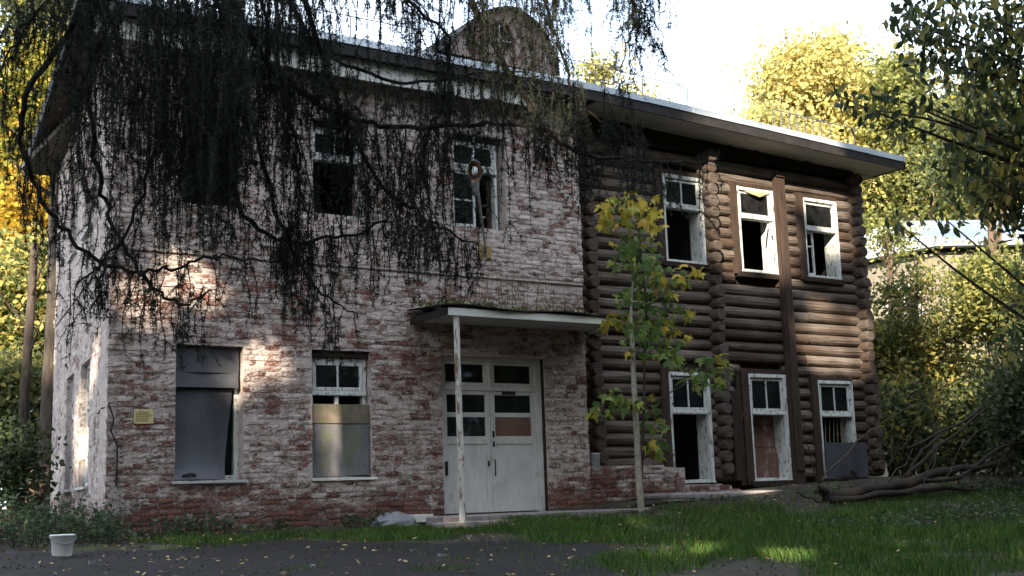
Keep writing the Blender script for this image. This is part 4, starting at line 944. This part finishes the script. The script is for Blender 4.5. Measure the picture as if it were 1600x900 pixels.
# trees added out of view, below the sun's path, to block sky light
k = 0
for (x, y, zt, rr) in ((17, -16.5, 17, 3.6), (22, -14.5, 19, 4), (28, -12, 20, 4.5), (12, -21, 16, 4), (-30, -22, 13, 5), (-24, -38, 19, 6), (-14, -42, 20, 6), (-5, -40, 19, 6), (5, -40, 19, 6), (14, -34, 19, 6), (14, -27, 18, 5), (20, -22, 19, 5), (27, -19, 20, 5), (34, -14, 20, 5), (42, -10, 21, 6), (24, -30, 20, 6), (-2, -30, 13, 5), (-10, -31, 13, 5), (-19, -28, 13, 5), (7, -29, 14, 5), (50, -4, 20, 6), (-13, -15, 8, 3.6), (-13, -6, 9, 4), (-12, 4, 11, 4), (-21, -15, 11, 5), (-22, -4, 11, 5), (-6, -25.5, 9, 4), (2, -25.5, 9, 3.6), (-13, -22, 9, 4)):
    t = tree('unseen_shade_tree', 'unseen tree behind the viewpoint, crown shaped to shade the house front', (x, y), zt, [(x, y, zt*.5)], [(rr, rr, zt*.5)], M['dark'], [260], 20, 1.0, .8, M['bark'], .28, group='unseen trees placed to shade the yard', nlimb=3)

# ------------------------------------------------ larch in front of the left half
DL = 8.6
ltr = at(-330, 500, 9.3); lz = gzf(ltr[0], ltr[1])
larch = empty('larch_tree', (ltr[0], ltr[1], lz-.1)); tag(larch, 'dark larch with long drooping needle strands hanging over the brick half', 'tree')
b = MB(); b.tube([(ltr[0], ltr[1], lz-.1), (ltr[0]+.03, ltr[1], lz+1), (ltr[0], ltr[1]+.1, lz+5), (ltr[0]-.1, ltr[1], lz+11), (ltr[0], ltr[1], lz+16)], [.36, .28, .24, .17, .05], 12, wob=.05); b.build('trunk', M['bark'], larch, smooth=True)
def P3(pts, d0, d1): return [at(x, y, d0+(d1-d0)*i/(len(pts)-1)) for i, (x, y) in enumerate(pts)]
def smooth_path(pts, m=5):
    pts = [np.array(p) for p in pts]; out = []
    for i in range(len(pts)-1):
        p0, p1, p2, p3 = pts[max(i-1, 0)], pts[i], pts[i+1], pts[min(i+2, len(pts)-1)]
        for k in range(m):
            t = k/m; out.append(.5*((2*p1)+(p2-p0)*t+(2*p0-5*p1+4*p2-p3)*t*t+(3*p1-p0-3*p2+p3)*t**3))
    return out+[pts[-1]]
tr_at = lambda h: np.array([ltr[0], ltr[1], lz+h])
BR = [  # photo-space polylines, depth at start and end, base radius, strand spacing px, strand length range
    ('a', [(120, -150), (130, 0), (57, 123), (28, 200), (60, 297), (90, 350), (150, 405), (210, 427), (270, 420), (335, 403), (400, 408)], 8.0, 7.8, .023, 15, (30, 100), 5.0),
    ('b', [(150, -140), (140, 60), (145, 220), (157, 300), (180, 360), (215, 420), (250, 458), (290, 472), (330, 455)], 8.3, 8.3, .022, 12, (40, 110), 5.4),
    ('c', [(700, -150), (735, -10), (775, 80), (815, 140), (840, 190), (870, 220), (910, 242), (980, 250), (1050, 253), (1105, 258)], 9.0, 8.7, .028, 9, (30, 90), 6.6),
    ('d', [(960, -140), (985, -10), (990, 20), (982, 60), (972, 100), (965, 135)], 9.2, 9.2, .012, 9, (20, 60), 6.9),
    ('e', [(960, -140), (986, -5), (1012, 30), (1045, 62)], 9.2, 9.1, .011, 8, (20, 70), 6.9),
    ('f', [(300, -150), (380, 40), (450, 130), (540, 180), (640, 200), (740, 192), (830, 200), (900, 215)], 8.6, 8.9, .03, 8, (50, 150), 5.8),
    ('g', [(250, -140), (330, 150), (380, 330), (440, 376), (500, 374), (560, 362), (612, 338)], 8.4, 8.5, .024, 9, (40, 110), 5.6),
    ('h', [(300, -140), (400, 220), (440, 350), (480, 430), (512, 463), (554, 484)], 8.2, 8.2, .018, 11, (40, 110), 5.5),
    ('i', [(430, -140), (530, 160), (600, 290), (660, 338), (705, 362), (748, 388)], 8.7, 8.8, .02, 6, (40, 110), 5.9),
    ('j', [(120, -140), (190, 90), (240, 148), (290, 172), (330, 215)], 7.8, 7.6, .022, 9, (60, 200), 5.2),
    ('k', [(420, -140), (470, 40), (560, 110), (660, 130), (760, 110), (840, 120)], 8.9, 9.2, .02, 10, (40, 120), 6.2),
    ('l', [(220, -140), (250, 120), (230, 280), (180, 380), (120, 450)], 8.0, 7.9, .02, 15, (50, 130), 5.3),
    ('m', [(150, -140), (90, -20), (40, 30), (10, 90), (-15, 150)], 7.8, 7.5, .014, 8, (30, 90), 5.1),
    ('n', [(560, -140), (640, 0), (700, 60), (690, 160), (660, 230), (640, 300)], 8.8, 8.8, .016, 6, (40, 120), 6.3),
    ('o', [(830, -140), (850, 0), (880, 90), (900, 150), (940, 190), (990, 200)], 9.1, 9.0, .016, 7, (40, 110), 6.7),
    ('p', [(350, -140), (420, 40), (460, 220), (470, 330), (455, 420)], 8.5, 8.5, .016, 6, (50, 130), 5.7)]
strands = []
for nm, pts, d0, d1, r0, sp, (la, lb), hh in BR:
    pp = [p+np.array([R.gauss(0, .012), R.gauss(0, .012), R.gauss(0, .012)]) for p in smooth_path(P3(pts, d0, d1), 5)]
    s0 = tr_at(hh); pre = [s0+(pp[0]-s0)*t+np.array([0, 0, .25*math.sin(math.pi*t)]) for t in (0, .33, .66)]
    full = pre+pp; rad = list(np.linspace(r0*1.0, r0*.28, len(full))); b = MB(); b.tube(full, rad, 7, wob=.12); b.build('branch', M['twig'], larch)
    a = np.array(pp); seg_ = np.linalg.norm(np.diff(a, axis=0), axis=1); cum = np.concatenate([[0], np.cumsum(seg_)]); step = sp*DL/F
    for s_ in np.arange(cum[-1]*.08, cum[-1], step):
        p = np.array([np.interp(s_, cum, a[:, q]) for q in range(3)])+np.array([R.gauss(0, .03), R.gauss(0, .10), 0])
        strands.append((p, R.uniform(la, lb)*DL/F*(1.0 if R.random() > .12 else 1.5), .35))
def curtain(x0, x1, ya, yb, ea, eb, cnt, d0, d1, sway=.4, fn=None):
    for _ in range(cnt):
        x = R.uniform(x0, x1); y0 = R.uniform(ya, yb); y1 = R.uniform(ea, eb)
        if y1-y0 < 20: continue
        p = at(x, y0, R.uniform(d0, d1)); strands.append((p, (y1-y0)*DL/F, sway))
curtain(120, 400, -60, -15, 120, 360, 100, 7.6, 9.0); curtain(200, 380, -30, 150, 200, 400, 95, 7.6, 8.8); curtain(380, 520, -60, -10, 60, 260, 46, 8.2, 9.2); curtain(260, 480, 60, 260, 260, 420, 36, 8.0, 9.0)
curtain(520, 900, -60, -10, 20, 150, 70, 8.5, 9.4); curtain(380, 920, 115, 175, 185, 270, 85, 8.4, 9.2); curtain(560, 710, 190, 280, 300, 440, 40, 8.4, 9.0); curtain(690, 870, -40, 30, 70, 150, 30, 8.6, 9.2); curtain(860, 1040, -40, 0, 20, 140, 20, 9.0, 9.4, .3); curtain(870, 1010, 130, 230, 210, 330, 20, 8.7, 9.2)
curtain(440, 700, 300, 380, 400, 500, 46, 8.1, 8.6); curtain(90, 320, 380, 450, 470, 570, 18, 7.8, 8.4, .25); curtain(0, 130, -40, 40, 60, 220, 26, 7.6, 8.0); curtain(30, 140, 150, 300, 260, 420, 26, 7.7, 8.2)
tw = MB(); NV = []; NTn = []
for p, L, sw in strands:
    n = max(4, int(L/.07)); dx, dy = R.gauss(0, sw*.45), R.gauss(0, sw*.45); ph = R.random()*6; pts = []
    for i in range(n+1):
        t = i/n; pts.append(p+np.array([dx*L*t*(1.4-t)+.012*math.sin(ph+t*7), dy*L*t*(1.4-t)+.012*math.cos(ph*2+t*6), -L*t]))
    tw.tube(pts, list(np.linspace(.0042, .0014, n+1)), 3, caps=False)
    if R.random() < .65:                      # a side twig or two
        for q in range(R.randint(1, 3)):
            j = R.randrange(1, n); s0 = pts[j]; ln = R.uniform(.08, .25); a = R.uniform(0, 6.3); e = s0+np.array([math.cos(a)*ln*.5, math.sin(a)*ln*.5, -ln*.7]); sub = [s0+(e-s0)*t+np.array([0, 0, .03*math.sin(math.pi*t)]) for t in (0, .35, .7, 1)]
            tw.tube(sub, [.003, .0025, .002, .0012], 3, caps=False); pts2 = np.array(sub); m_ = max(2, int(ln/.03)); tq = np.linspace(.1, 1, m_); NV.append(np.stack([np.interp(tq, (0, .35, .7, 1), pts2[:, c]) for c in range(3)], 1))
    a = np.array(pts); m_ = max(3, int(L/.024)); tq = np.sort(N.random(m_)); NV.append(np.stack([np.interp(tq, np.linspace(0, 1, n+1), a[:, c]) for c in range(3)], 1))
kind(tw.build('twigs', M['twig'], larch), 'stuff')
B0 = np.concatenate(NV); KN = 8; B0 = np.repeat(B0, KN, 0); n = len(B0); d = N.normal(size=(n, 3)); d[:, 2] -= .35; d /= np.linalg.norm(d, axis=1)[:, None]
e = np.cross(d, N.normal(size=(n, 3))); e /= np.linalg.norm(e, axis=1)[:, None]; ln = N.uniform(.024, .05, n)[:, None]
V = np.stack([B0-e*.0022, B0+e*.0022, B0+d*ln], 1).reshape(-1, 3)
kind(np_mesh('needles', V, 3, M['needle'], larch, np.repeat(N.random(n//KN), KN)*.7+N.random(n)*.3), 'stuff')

# the larch's upper crown, above the picture
P, T, Cc = clumps((ltr[0]+2.4, ltr[1]+2.2, lz+12.5), (5.0, 4.2, 6.0), 260, 30, .42, shell=.2)
keep = np.ones(len(P), bool)
for g, r_ in GP:
    v = P-g; dl = v-(v@SUN)[:, None]*SUN; keep &= np.linalg.norm(dl, axis=1) > r_+.12
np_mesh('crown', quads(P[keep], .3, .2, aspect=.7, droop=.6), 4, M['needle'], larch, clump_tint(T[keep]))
for q in range(14):
    c = Cc[R.randrange(len(Cc))]; b = MB(); limb_tube(b, (ltr[0], ltr[1], max(lz+6, c[2]-.6)), c, .07, .02, .04, 7, 6); b.build('branch', M['twig'], larch)
# ------------------------------------------------ leaf meshes shared by single leaf objects
def leaf_mesh(name, outline, mat, fold=.18, droop=.25):
    vs = [(0, 0, 0)]; m_ = len(outline)
    for (x, y) in outline: vs.append((x, y, -abs(x)*fold-droop*max(0, y)**2))
    me = bpy.data.meshes.new(name); me.from_pydata(vs, [], [(0, i+1, (i+1) % m_+1) for i in range(m_)]); me.materials.append(mat); return me
MAPLE = [(0, -.12), (.10, -.06), (.36, -.12), (.30, .04), (.52, .24), (.30, .25), (.24, .34), (.18, .30), (.12, .42), (.14, .55), (0, .82), (-.14, .55), (-.12, .42), (-.18, .30), (-.24, .34), (-.30, .25), (-.52, .24), (-.30, .04), (-.36, -.12), (-.10, -.06)]
OVAL = [(0, -.42), (.14, -.25), (.21, 0), (.17, .22), (.07, .4), (0, .55), (-.07, .4), (-.17, .22), (-.21, 0), (-.14, -.25)]
def put_leaf(me, parent, p, size, name='leaf'):
    o = bpy.data.objects.new(name, me); C.objects.link(o); o.parent = parent; o.location = Vector(map(float, p))-wl(parent)
    s_ = size*R.uniform(.75, 1.25); o.scale = (s_, s_, s_)
    o.rotation_euler = (R.gauss(-.9, .5), R.gauss(0, .5), R.uniform(0, 6.28)); return o

# maple sapling before the log wall
mb_ = onY(1003, 806, -1.75); mzb = gzf(mb_[0], -1.75)
maple = empty('maple_sapling', (mb_[0], -1.75, mzb-.05)); tag(maple, 'slender maple sapling with yellow and green leaves in front of the log wall', 'tree')
Q = lambda x, y, dY=0.0: onY(x, y, -1.75+dY)
b = MB(); b.tube(smooth_path([(mb_[0], -1.75, mzb-.1), Q(999, 760), Q(995, 680), Q(991, 610), Q(988, 540), Q(986, 480), Q(992, 410)], 3), list(np.linspace(.065, .045, 13))+[.036, .03, .024, .019, .015, .012], 9, wob=.06); b.build('trunk', M['palebark'], maple, smooth=True)
stem = [(1001, 800), (1003, 720), (1006, 640), (1007, 560), (1010, 480), (1003, 420), (998, 360), (985, 305)]
b = MB(); b.tube(smooth_path([Q(x, y, .12) for x, y in stem], 3), list(np.linspace(.03, .01, 22)), 6); b.build('stem', M['bark'], maple, smooth=True)
CL = [(965, 330, 26, 'y', 20), (1000, 322, 30, 'y', 20), (948, 350, 16, 'y', 7), (1020, 345, 18, 'y', 9), (985, 365, 34, 'm', 18), (1000, 395, 32, 'g', 18), (1008, 418, 26, 'g', 10), (980, 400, 26, 'g', 10),
      (1045, 440, 28, 'm', 14), (1078, 428, 20, 'y', 8), (1010, 450, 34, 'g', 20), (985, 475, 28, 'g', 14), (1035, 480, 32, 'g', 18), (1020, 510, 34, 'g', 18), (965, 500, 22, 'y', 11), (950, 505, 12, 'y', 5), (1050, 520, 24, 'y', 11), (1000, 530, 30, 'g', 12), (1042, 555, 20, 'g', 8), (1065, 490, 16, 'm', 6),
      (1110, 582, 30, 'g', 20), (1128, 562, 14, 'y', 6), (1085, 590, 18, 'g', 8), (1060, 565, 12, 'g', 5), (945, 628, 22, 'g', 9), (975, 622, 24, 'g', 10), (1015, 632, 18, 'g', 7), (928, 642, 10, 'y', 4), (1025, 668, 16, 'g', 6), (1030, 697, 16, 'g', 8), (1012, 700, 12, 'y', 5), (1000, 668, 10, 'g', 3)]
mcrown = empty('crown', (mb_[0], -1.75, mzb+2.5), maple)
MY = [leaf_mesh('leaf', MAPLE, M['mapley']), leaf_mesh('leaf', MAPLE, M['mapley'], .3, .5)]; MG = [leaf_mesh('leaf', MAPLE, M['mapleg']), leaf_mesh('leaf', MAPLE, M['mapleg'], .3, .45)]
MLV = []
for (x, y, r_, c, k) in CL:
    dY = R.uniform(-.35, .45); cc = Q(x, y, dY); sx, sy = min(((sx, sy) for sx, sy in stem if sy > y-10), key=lambda s: abs(s[1]-y-25)); b = MB(); limb_tube(b, Q(sx, sy, .12), cc, .011, .004, .06, 5, 5); b.build('twig', M['bark'], maple)
    for q in range(int(k*1.9)):
        rr = r_*math.sqrt(R.random())*1.1; a = R.uniform(0, 6.3); p = Q(x+rr*math.cos(a), y+rr*.8*math.sin(a), dY+R.gauss(0, .16))
        yl = c == 'y' and R.random() < .8 or (c == 'm' and R.random() < .4) or R.random() < .05
        MLV.append((p, yl))
MLV.sort(key=lambda q: q[0][1])
for p, yl in MLV[:296]: put_leaf(R.choice(MY if yl else MG), mcrown, p, .205)
for yl in (True, False):                       # leaves farther inside the crown, joined
    V = []; T = []
    lv = MB()
    for p, y_ in MLV[296:]:
        if y_ != yl: continue
        rot = Matrix.Rotation(R.uniform(0, 6.28), 3, 'Z') @ Matrix.Rotation(R.gauss(0, .5), 3, 'Y') @ Matrix.Rotation(R.gauss(-.9, .5), 3, 'X'); sz = .205*R.uniform(.75, 1.25)
        lv.cur = R.uniform(.001, 1); vs = [Vector((0, 0, 0))]+[Vector((x, y, -abs(x)*.25-.35*max(0, y)**2)) for x, y in MAPLE]; m_ = len(MAPLE)
        lv.add([Vector(map(float, p))+rot @ (v*sz) for v in vs], [(0, i+1, (i+1) % m_+1) for i in range(m_)])
    if lv.v: kind(lv.build('leaves', M['mapley'] if yl else M['mapleg'], mcrown), 'stuff')

# ------------------------------------------------ near tree at the right edge, its leaves in the top corner
tb = polar(1760, 14.5); nt2 = empty('broadleaf_tree', (tb[0], tb[1], gzf(*tb)-.05)); tag(nt2, 'near broadleaf tree filling the right edge with dark drooping leaves against the sky', 'tree')
top = at(1700, -120, 13.5); b = MB(); tp = limb_tube(b, nt2.location, top, .2, .1, .04, 8, 10); b.build('trunk', M['bark'], nt2, smooth=True)
NL = [(1560, 30, 75, 13, 240), (1470, 45, 50, 12.4, 90), (1420, 30, 30, 12.2, 36), (1600, 120, 75, 13, 220), (1530, 110, 50, 12.6, 110), (1455, 95, 34, 12.3, 40), (1590, 230, 70, 13, 240), (1530, 190, 40, 12.7, 80), (1500, 255, 36, 12.5, 60), (1600, 330, 60, 13, 180), (1540, 300, 45, 13, 100), (1445, 165, 26, 12.2, 18), (1350, 170, 30, 12, 20), (1310, 150, 16, 12, 8), (1400, 190, 26, 12, 14), (1480, 345, 34, 13, 16), (1620, 450, 45, 13.4, 60), (1570, 300, 40, 13.2, 60), (1405, 350, 22, 13, 22), (1390, 150, 16, 12, 8), (1600, 540, 45, 13.6, 60)]
ncrown = empty('crown', tuple(at(1560, 150, 13)), nt2); OV = [leaf_mesh('leaf', OVAL, M['dull'], .35, .3), leaf_mesh('leaf', OVAL, M['dark'], .25, .5)]
LV = []
for (x, y, r_, d, k) in NL:
    cc = at(x, y, d); b = MB(); s0 = tp[min(7, max(2, int(7-(y+100)/110)))]; limb_tube(b, s0, cc, .03, .006, .07, 8, 6); b.build('limb', M['bark'], nt2)
    for q in range(int(k*2.0)):
        g = (R.gauss(0, .6), R.gauss(0, .55)); LV.append((at(x+r_*g[0], y+r_*g[1], d+R.gauss(0, .3)), R.random()))
R.shuffle(LV); inv = [q for q in LV if (lambda u: 0)(q) == 0]
LV.sort(key=lambda q: np.linalg.norm(q[0]-CAM)); 
for p, _ in LV[:292]: put_leaf(R.choice(OV), ncrown, p, .125)
rest = np.array([q[0] for q in LV[292:]]); V = []
n = len(rest); yaw_ = N.uniform(0, 6.28, n); tl = N.normal(-.9, .5, n); d = np.stack([np.cos(yaw_)*np.cos(tl), np.sin(yaw_)*np.cos(tl), np.sin(tl)], 1); e = np.cross(d, N.normal(size=(n, 3))); e /= np.linalg.norm(e, axis=1)[:, None]; s_ = N.uniform(.09, .15, n)[:, None]
V = np.stack([rest-d*s_*.5, rest-d*s_*.15+e*s_*.2, rest+d*s_*.2+e*s_*.16, rest+d*s_*.5, rest+d*s_*.2-e*s_*.16, rest-d*s_*.15-e*s_*.2], 1).reshape(-1, 3)
kind(np_mesh('leaves', V, 6, M['nearleaf'], ncrown, clump_tint(N.random(n))), 'stuff')

# ------------------------------------------------ thicket on the right
BR_ = 'bushes around the house'
def bush(label, px_, d, ytop, ybot, hw, mat, ncl, per, leaf, spread, name='broadleaf_shrub'):
    x, y = polar(px_, d); zt, zb = hz(px_, ytop, d), gzf(x, y)+.1; r_ = hw*d/F; t = empty(name, (x, y, gzf(x, y)-.05)); tag(t, label, 'bush', BR_)
    P, T, Cc = clumps((x, y, (zt+zb)/2), (r_, r_*.8, (zt-zb)/2), ncl, per, spread, shell=.15)
    for k in range(6):
        c = Cc[R.randrange(len(Cc))]; b = MB(); limb_tube(b, (x+R.gauss(0, .15), y+R.gauss(0, .15), gzf(x, y)-.05), c, .035, .008, .06, 7, 5); b.build('stem', M['bark'], t)
    np_mesh('foliage', quads(P, leaf, .1, aspect=.6), 4, mat, t, clump_tint(T)); return t
bush('low dark bush at the left edge in front of the thin trunk', 14, 25, 640, 800, 34, M['dark'], 60, 30, .14, .28)
bush('dull green bush touching the log corner behind the fallen trunk', 1410, 31, 590, 770, 50, M['dull'], 60, 34, .17, .32)
bush('tall dull green bush with yellowing top right of the log corner', 1420, 33, 520, 700, 50, M['ygreen'], 60, 22, .15, .36)
bush('dark bush behind the raised end of the fallen trunk', 1535, 33, 590, 780, 70, M['dull'], 170, 34, .15, .34)
bush('broad dark bush at the right edge over the fallen branches', 1610, 30, 540, 790, 75, M['dark'], 190, 34, .14, .34)
bush('dark green bush midway up the right edge below the far roof', 1600, 31, 420, 640, 55, M['dull'], 90, 34, .15, .34)
bush('dense low bush behind the grey window sheet side of the log corner', 1390, 33, 640, 770, 36, M['dark'], 50, 30, .18, .3)
bush('dark leafy bush at the far right behind the broken branches', 1570, 36, 560, 790, 80, M['dull'], 150, 34, .17, .36)
bush('small dull bush right behind the raised root of the fallen trunk', 1470, 36, 600, 770, 60, M['dull'], 110, 34, .17, .34)
bush('leafy bush between the far house and the fallen trunk', 1500, 34, 545, 690, 48, M['ygreen'], 60, 32, .16, .34)

# ------------------------------------------------ fallen tree
FY = -2.2
ft = empty('fallen_tree', tuple(onY(1300, 778, FY))); tag(ft, 'fallen brown tree with bare branches lying on the grass right of the log corner', 'fallen tree')
def fb(name, pts, r0, r1, mat=None, dy=0.0, dz=0):
    pp = smooth_path([onY(x, y, FY+dy+dz*i) for i, (x, y) in enumerate(pts)], 3); pp = [p+np.array([R.gauss(0, .02), R.gauss(0, .02), R.gauss(0, .02)]) for p in pp]; b = MB(); b.tube(pp, [(r0+(r1-r0)*i/(len(pp)-1))*R.uniform(.85, 1.15) for i in range(len(pp))], 9, wob=.14); b.build(name, mat or M['twig'], ft, smooth=True)
fb('trunk', [(1292, 778), (1350, 768), (1405, 757), (1455, 742), (1500, 734), (1555, 726)], .125, .07, dz=-.1); fb('trunk', [(1300, 782), (1370, 775), (1430, 768), (1480, 762), (1530, 768)], .075, .03, dy=-.35); fb('root_stub', [(1296, 775), (1285, 764), (1272, 770)], .12, .03)
fb('branch', [(1410, 752), (1430, 722), (1452, 694), (1480, 672)], .05, .02, dy=-.1); fb('branch', [(1415, 745), (1450, 712), (1490, 678), (1540, 640), (1600, 600)], .045, .012, dy=-.2)
fb('branch', [(1283, 752), (1300, 732), (1340, 692), (1378, 662), (1430, 632), (1480, 604), (1520, 585)], .02, .008, M['darkbrown'], dy=-.4); fb('branch', [(1440, 750), (1500, 745), (1560, 700), (1600, 690)], .05, .02, dy=-.5)
fb('branch', [(1420, 700), (1500, 660), (1560, 610), (1590, 560)], .028, .01, dy=-.6); fb('branch', [(1284, 776), (1262, 700), (1254, 655)], .014, .006, dy=-.2); fb('branch', [(1245, 770), (1262, 778), (1280, 783)], .02, .01, dy=-.3)

for q in range(26):
    x, y = R.uniform(1380, 1570), R.uniform(700, 765); a = R.uniform(-2.6, -.4); L = R.uniform(40, 110); fb('twig', [(x, y), (x+math.cos(a)*L*.5, y+math.sin(a)*L*.45+R.uniform(-6, 6)), (x+math.cos(a)*L, y+math.sin(a)*L)], R.uniform(.008, .02), .004, M['bark'], dy=R.uniform(-.6, .5))
# ------------------------------------------------ grass, weeds and fallen leaves
def vnoise(x, y): return .5+.25*np.sin(x*1.7+1.3*np.sin(y*1.1))+.25*np.sin(y*2.3+x*.6+1.7*np.sin(x*.9))
def blades(n, xr, yr, dens, hr, wd):
    x = N.uniform(*xr, n); y = N.uniform(*yr, n); k = N.random(n) < dens(x, y); x, y = x[k], y[k]; z = gz(x, y)
    h = N.uniform(*hr, len(x))*(.6+.8*vnoise(x*2, y*2)); a = N.uniform(0, 6.28, len(x)); lean = N.uniform(.1, .55, len(x))*h; b_ = N.uniform(0, 6.28, len(x))
    p = np.stack([x, y, z-.01], 1); s_ = np.stack([np.cos(a), np.sin(a), 0*a], 1)*wd; m_ = p+np.stack([np.cos(b_)*lean*.35, np.sin(b_)*lean*.35, h*.6], 1); t = p+np.stack([np.cos(b_)*lean, np.sin(b_)*lean, h], 1)
    return np.stack([p-s_, p+s_, m_+s_*.7, t, m_-s_*.7], 1).reshape(-1, 3), np.clip(N.random(len(x))*.8+.25*vnoise(x*.8, y*.8)-.05, .001, .999)
pathv = np.vectorize(on_path)
def lawn(x, y):
    d = sstep(.30, .75, vnoise(x, y)+.35*sstep(9, 12, x))
    edge = sstep(-1.3, -2.3, y+.25*np.sin(x*1.9)); return d*edge*sstep(6.6, 9.0, x+.5*(y+6)*-.0)*np.where(pathv(x, y), .06, 1)
v1, t1 = blades(150000, (6.5, 26), (-10.5, -1.2), lawn, (.06, .16), .0045)
strip = lambda x, y: sstep(.3, .6, vnoise(x*1.3, y*1.3))*sstep(-3.5, -2.8, y)*sstep(-.7, -1.3, y)*np.where(pathv(x, y), .05, .9)
v2, t2 = blades(24000, (5.5, 13), (-3.6, -.6), strip, (.05, .13), .0055)
tuft = lambda x, y: (vnoise(x*2.1+4, y*2.1) > .74)*1.0
v3, t3 = blades(22000, (1.0, 8), (-10, -6.0), tuft, (.04, .10), .004)
kind(np_mesh('grass', np.concatenate([v1, v2, v3]), 5, M['grass'], None, np.concatenate([t1, t2, t3])), 'stuff')
def weeds(name, spots, leaf, mat):
    P = []; T = []; b = MB()
    for (x, y, rx, ry, h, n) in spots:
        for q in range(n):
            a = R.uniform(0, 6.3); r_ = math.sqrt(R.random()); px__, py__ = x+math.cos(a)*rx*r_, y+math.sin(a)*ry*r_; z = gzf(px__, py__); hh = h*R.uniform(.4, 1.1)*(1.1-.5*r_)
            tx, ty = px__+R.gauss(0, .12)*h, py__+R.gauss(0, .12)*h; b.tube([(px__, py__, z), ((px__+tx)/2, (py__+ty)/2, z+hh*.6), (tx, ty, z+hh)], [.006, .005, .003], 3, caps=False)
            tt_ = R.random()
            for m_ in range(max(3, int(12*hh/.5))):
                t = R.uniform(.15, 1.05); P.append((px__+(tx-px__)*t+R.gauss(0, .06), py__+(ty-py__)*t+R.gauss(0, .06), z+hh*t)); T.append(tt_)
    o = np_mesh(name, quads(np.array(P), leaf, .5, aspect=.55), 4, mat, None, clump_tint(np.array(T))); return kind(o, 'stuff'), b
w1, bw = weeds('weeds', [(4.6, -1.2, 1.0, .8, .55, 110), (3.9, .4, 1.0, .9, .75, 120), (5.2, .6, .5, 1.2, .7, 70), (5.1, -.7, .5, .4, .45, 50), (6.75, -.45, .55, .3, .42, 60), (9.55, -.5, .45, .25, .35, 36), (2.6, 2.5, 1.2, 1.5, .9, 110), (4.6, 3.5, .6, 2.0, .8, 80), (8.1, -.35, .6, .2, .22, 24), (5.9, -.6, .4, .3, .28, 30), (1.9, 1, .8, .8, .5, 50)], .085, M['weed'])
kind(bw.build('weed_stems', M['bark']), 'stuff')
w2, bw = weeds('ground_cover', [(18.5, -5.6, 2.2, 1.3, .26, 230), (21, -4.5, 2.5, 1.4, .3, 260), (16.3, -4.8, 1.6, .8, .2, 110), (20.2, -6.8, 2.2, 1.0, .3, 160), (24, -2.8, 2.0, .9, .35, 130), (16.5, -1.4, 1.0, .5, .14, 40), (20.5, -1.5, 1.2, .4, .16, 50), (12.5, -2.1, 2, .4, .12, 70)], .075, M['weed'])
kind(bw.build('ground_cover_stems', M['bark']), 'stuff')
n = 6500; x = N.uniform(1.5, 25, n); y = N.uniform(-9.5, -.5, n); k = N.random(n) < np.where(y > -2.6, 1.0, .5)*np.where(x > 13.5, 1, .8)*(.35+.65*vnoise(x*1.5, y*1.5+2)); x, y = x[k], y[k]; n = len(x)
P = np.stack([x, y, gz(x, y)+np.where(N.random(n) < .5, .018, .05)+.008], 1); d = N.normal(size=(n, 3)); d[:, 2] *= .25; d /= np.linalg.norm(d, axis=1)[:, None]; e = np.cross(d, [0, 0, 1.]); e += N.normal(size=e.shape)*.2; e /= np.linalg.norm(e, axis=1)[:, None]; s_ = N.uniform(.03, .085, n)[:, None]
V = np.stack([P-d*s_*.5, P+e*s_*.32-d*s_*.1, P+d*s_*.25+e*s_*.22, P+d*s_*.55, P+d*s_*.25-e*s_*.22, P-e*s_*.32-d*s_*.1], 1).reshape(-1, 3)
kind(np_mesh('fallen_leaves', V, 6, M['litter'], None, N.random(n)), 'stuff')
lb_ = MB()
cl_ = MB()
for q in range(2600):
    x, y = R.uniform(1.5, 14), R.uniform(-9.5, -1.0); z = gzf(x, y)+.012; s_ = R.uniform(.008, .035); a = R.uniform(0, 6.3)
    cl_.add([(x+s_*math.cos(a), y+s_*math.sin(a), z), (x+s_*math.cos(a+2.1), y+s_*math.sin(a+2.1), z), (x+s_*math.cos(a+4.2), y+s_*math.sin(a+4.2), z), (x+R.uniform(-.3, .3)*s_, y, z+s_*R.uniform(.5, 1.1))], [(0, 1, 3), (1, 2, 3), (2, 0, 3)])
kind(cl_.build('soil_clods', M['soil']), 'stuff')
for q in range(12):
    x, y = R.uniform(3, 17), R.uniform(-7.5, -1.4); z = gzf(x, y)+.04; s_ = R.uniform(.015, .05); lb_.box(x-s_, x+s_, y-s_*.7, y+s_*.7, z-.03, z+s_*.35, .012)
kind(lb_.build('scattered_rubble', M['rubble']), 'stuff')
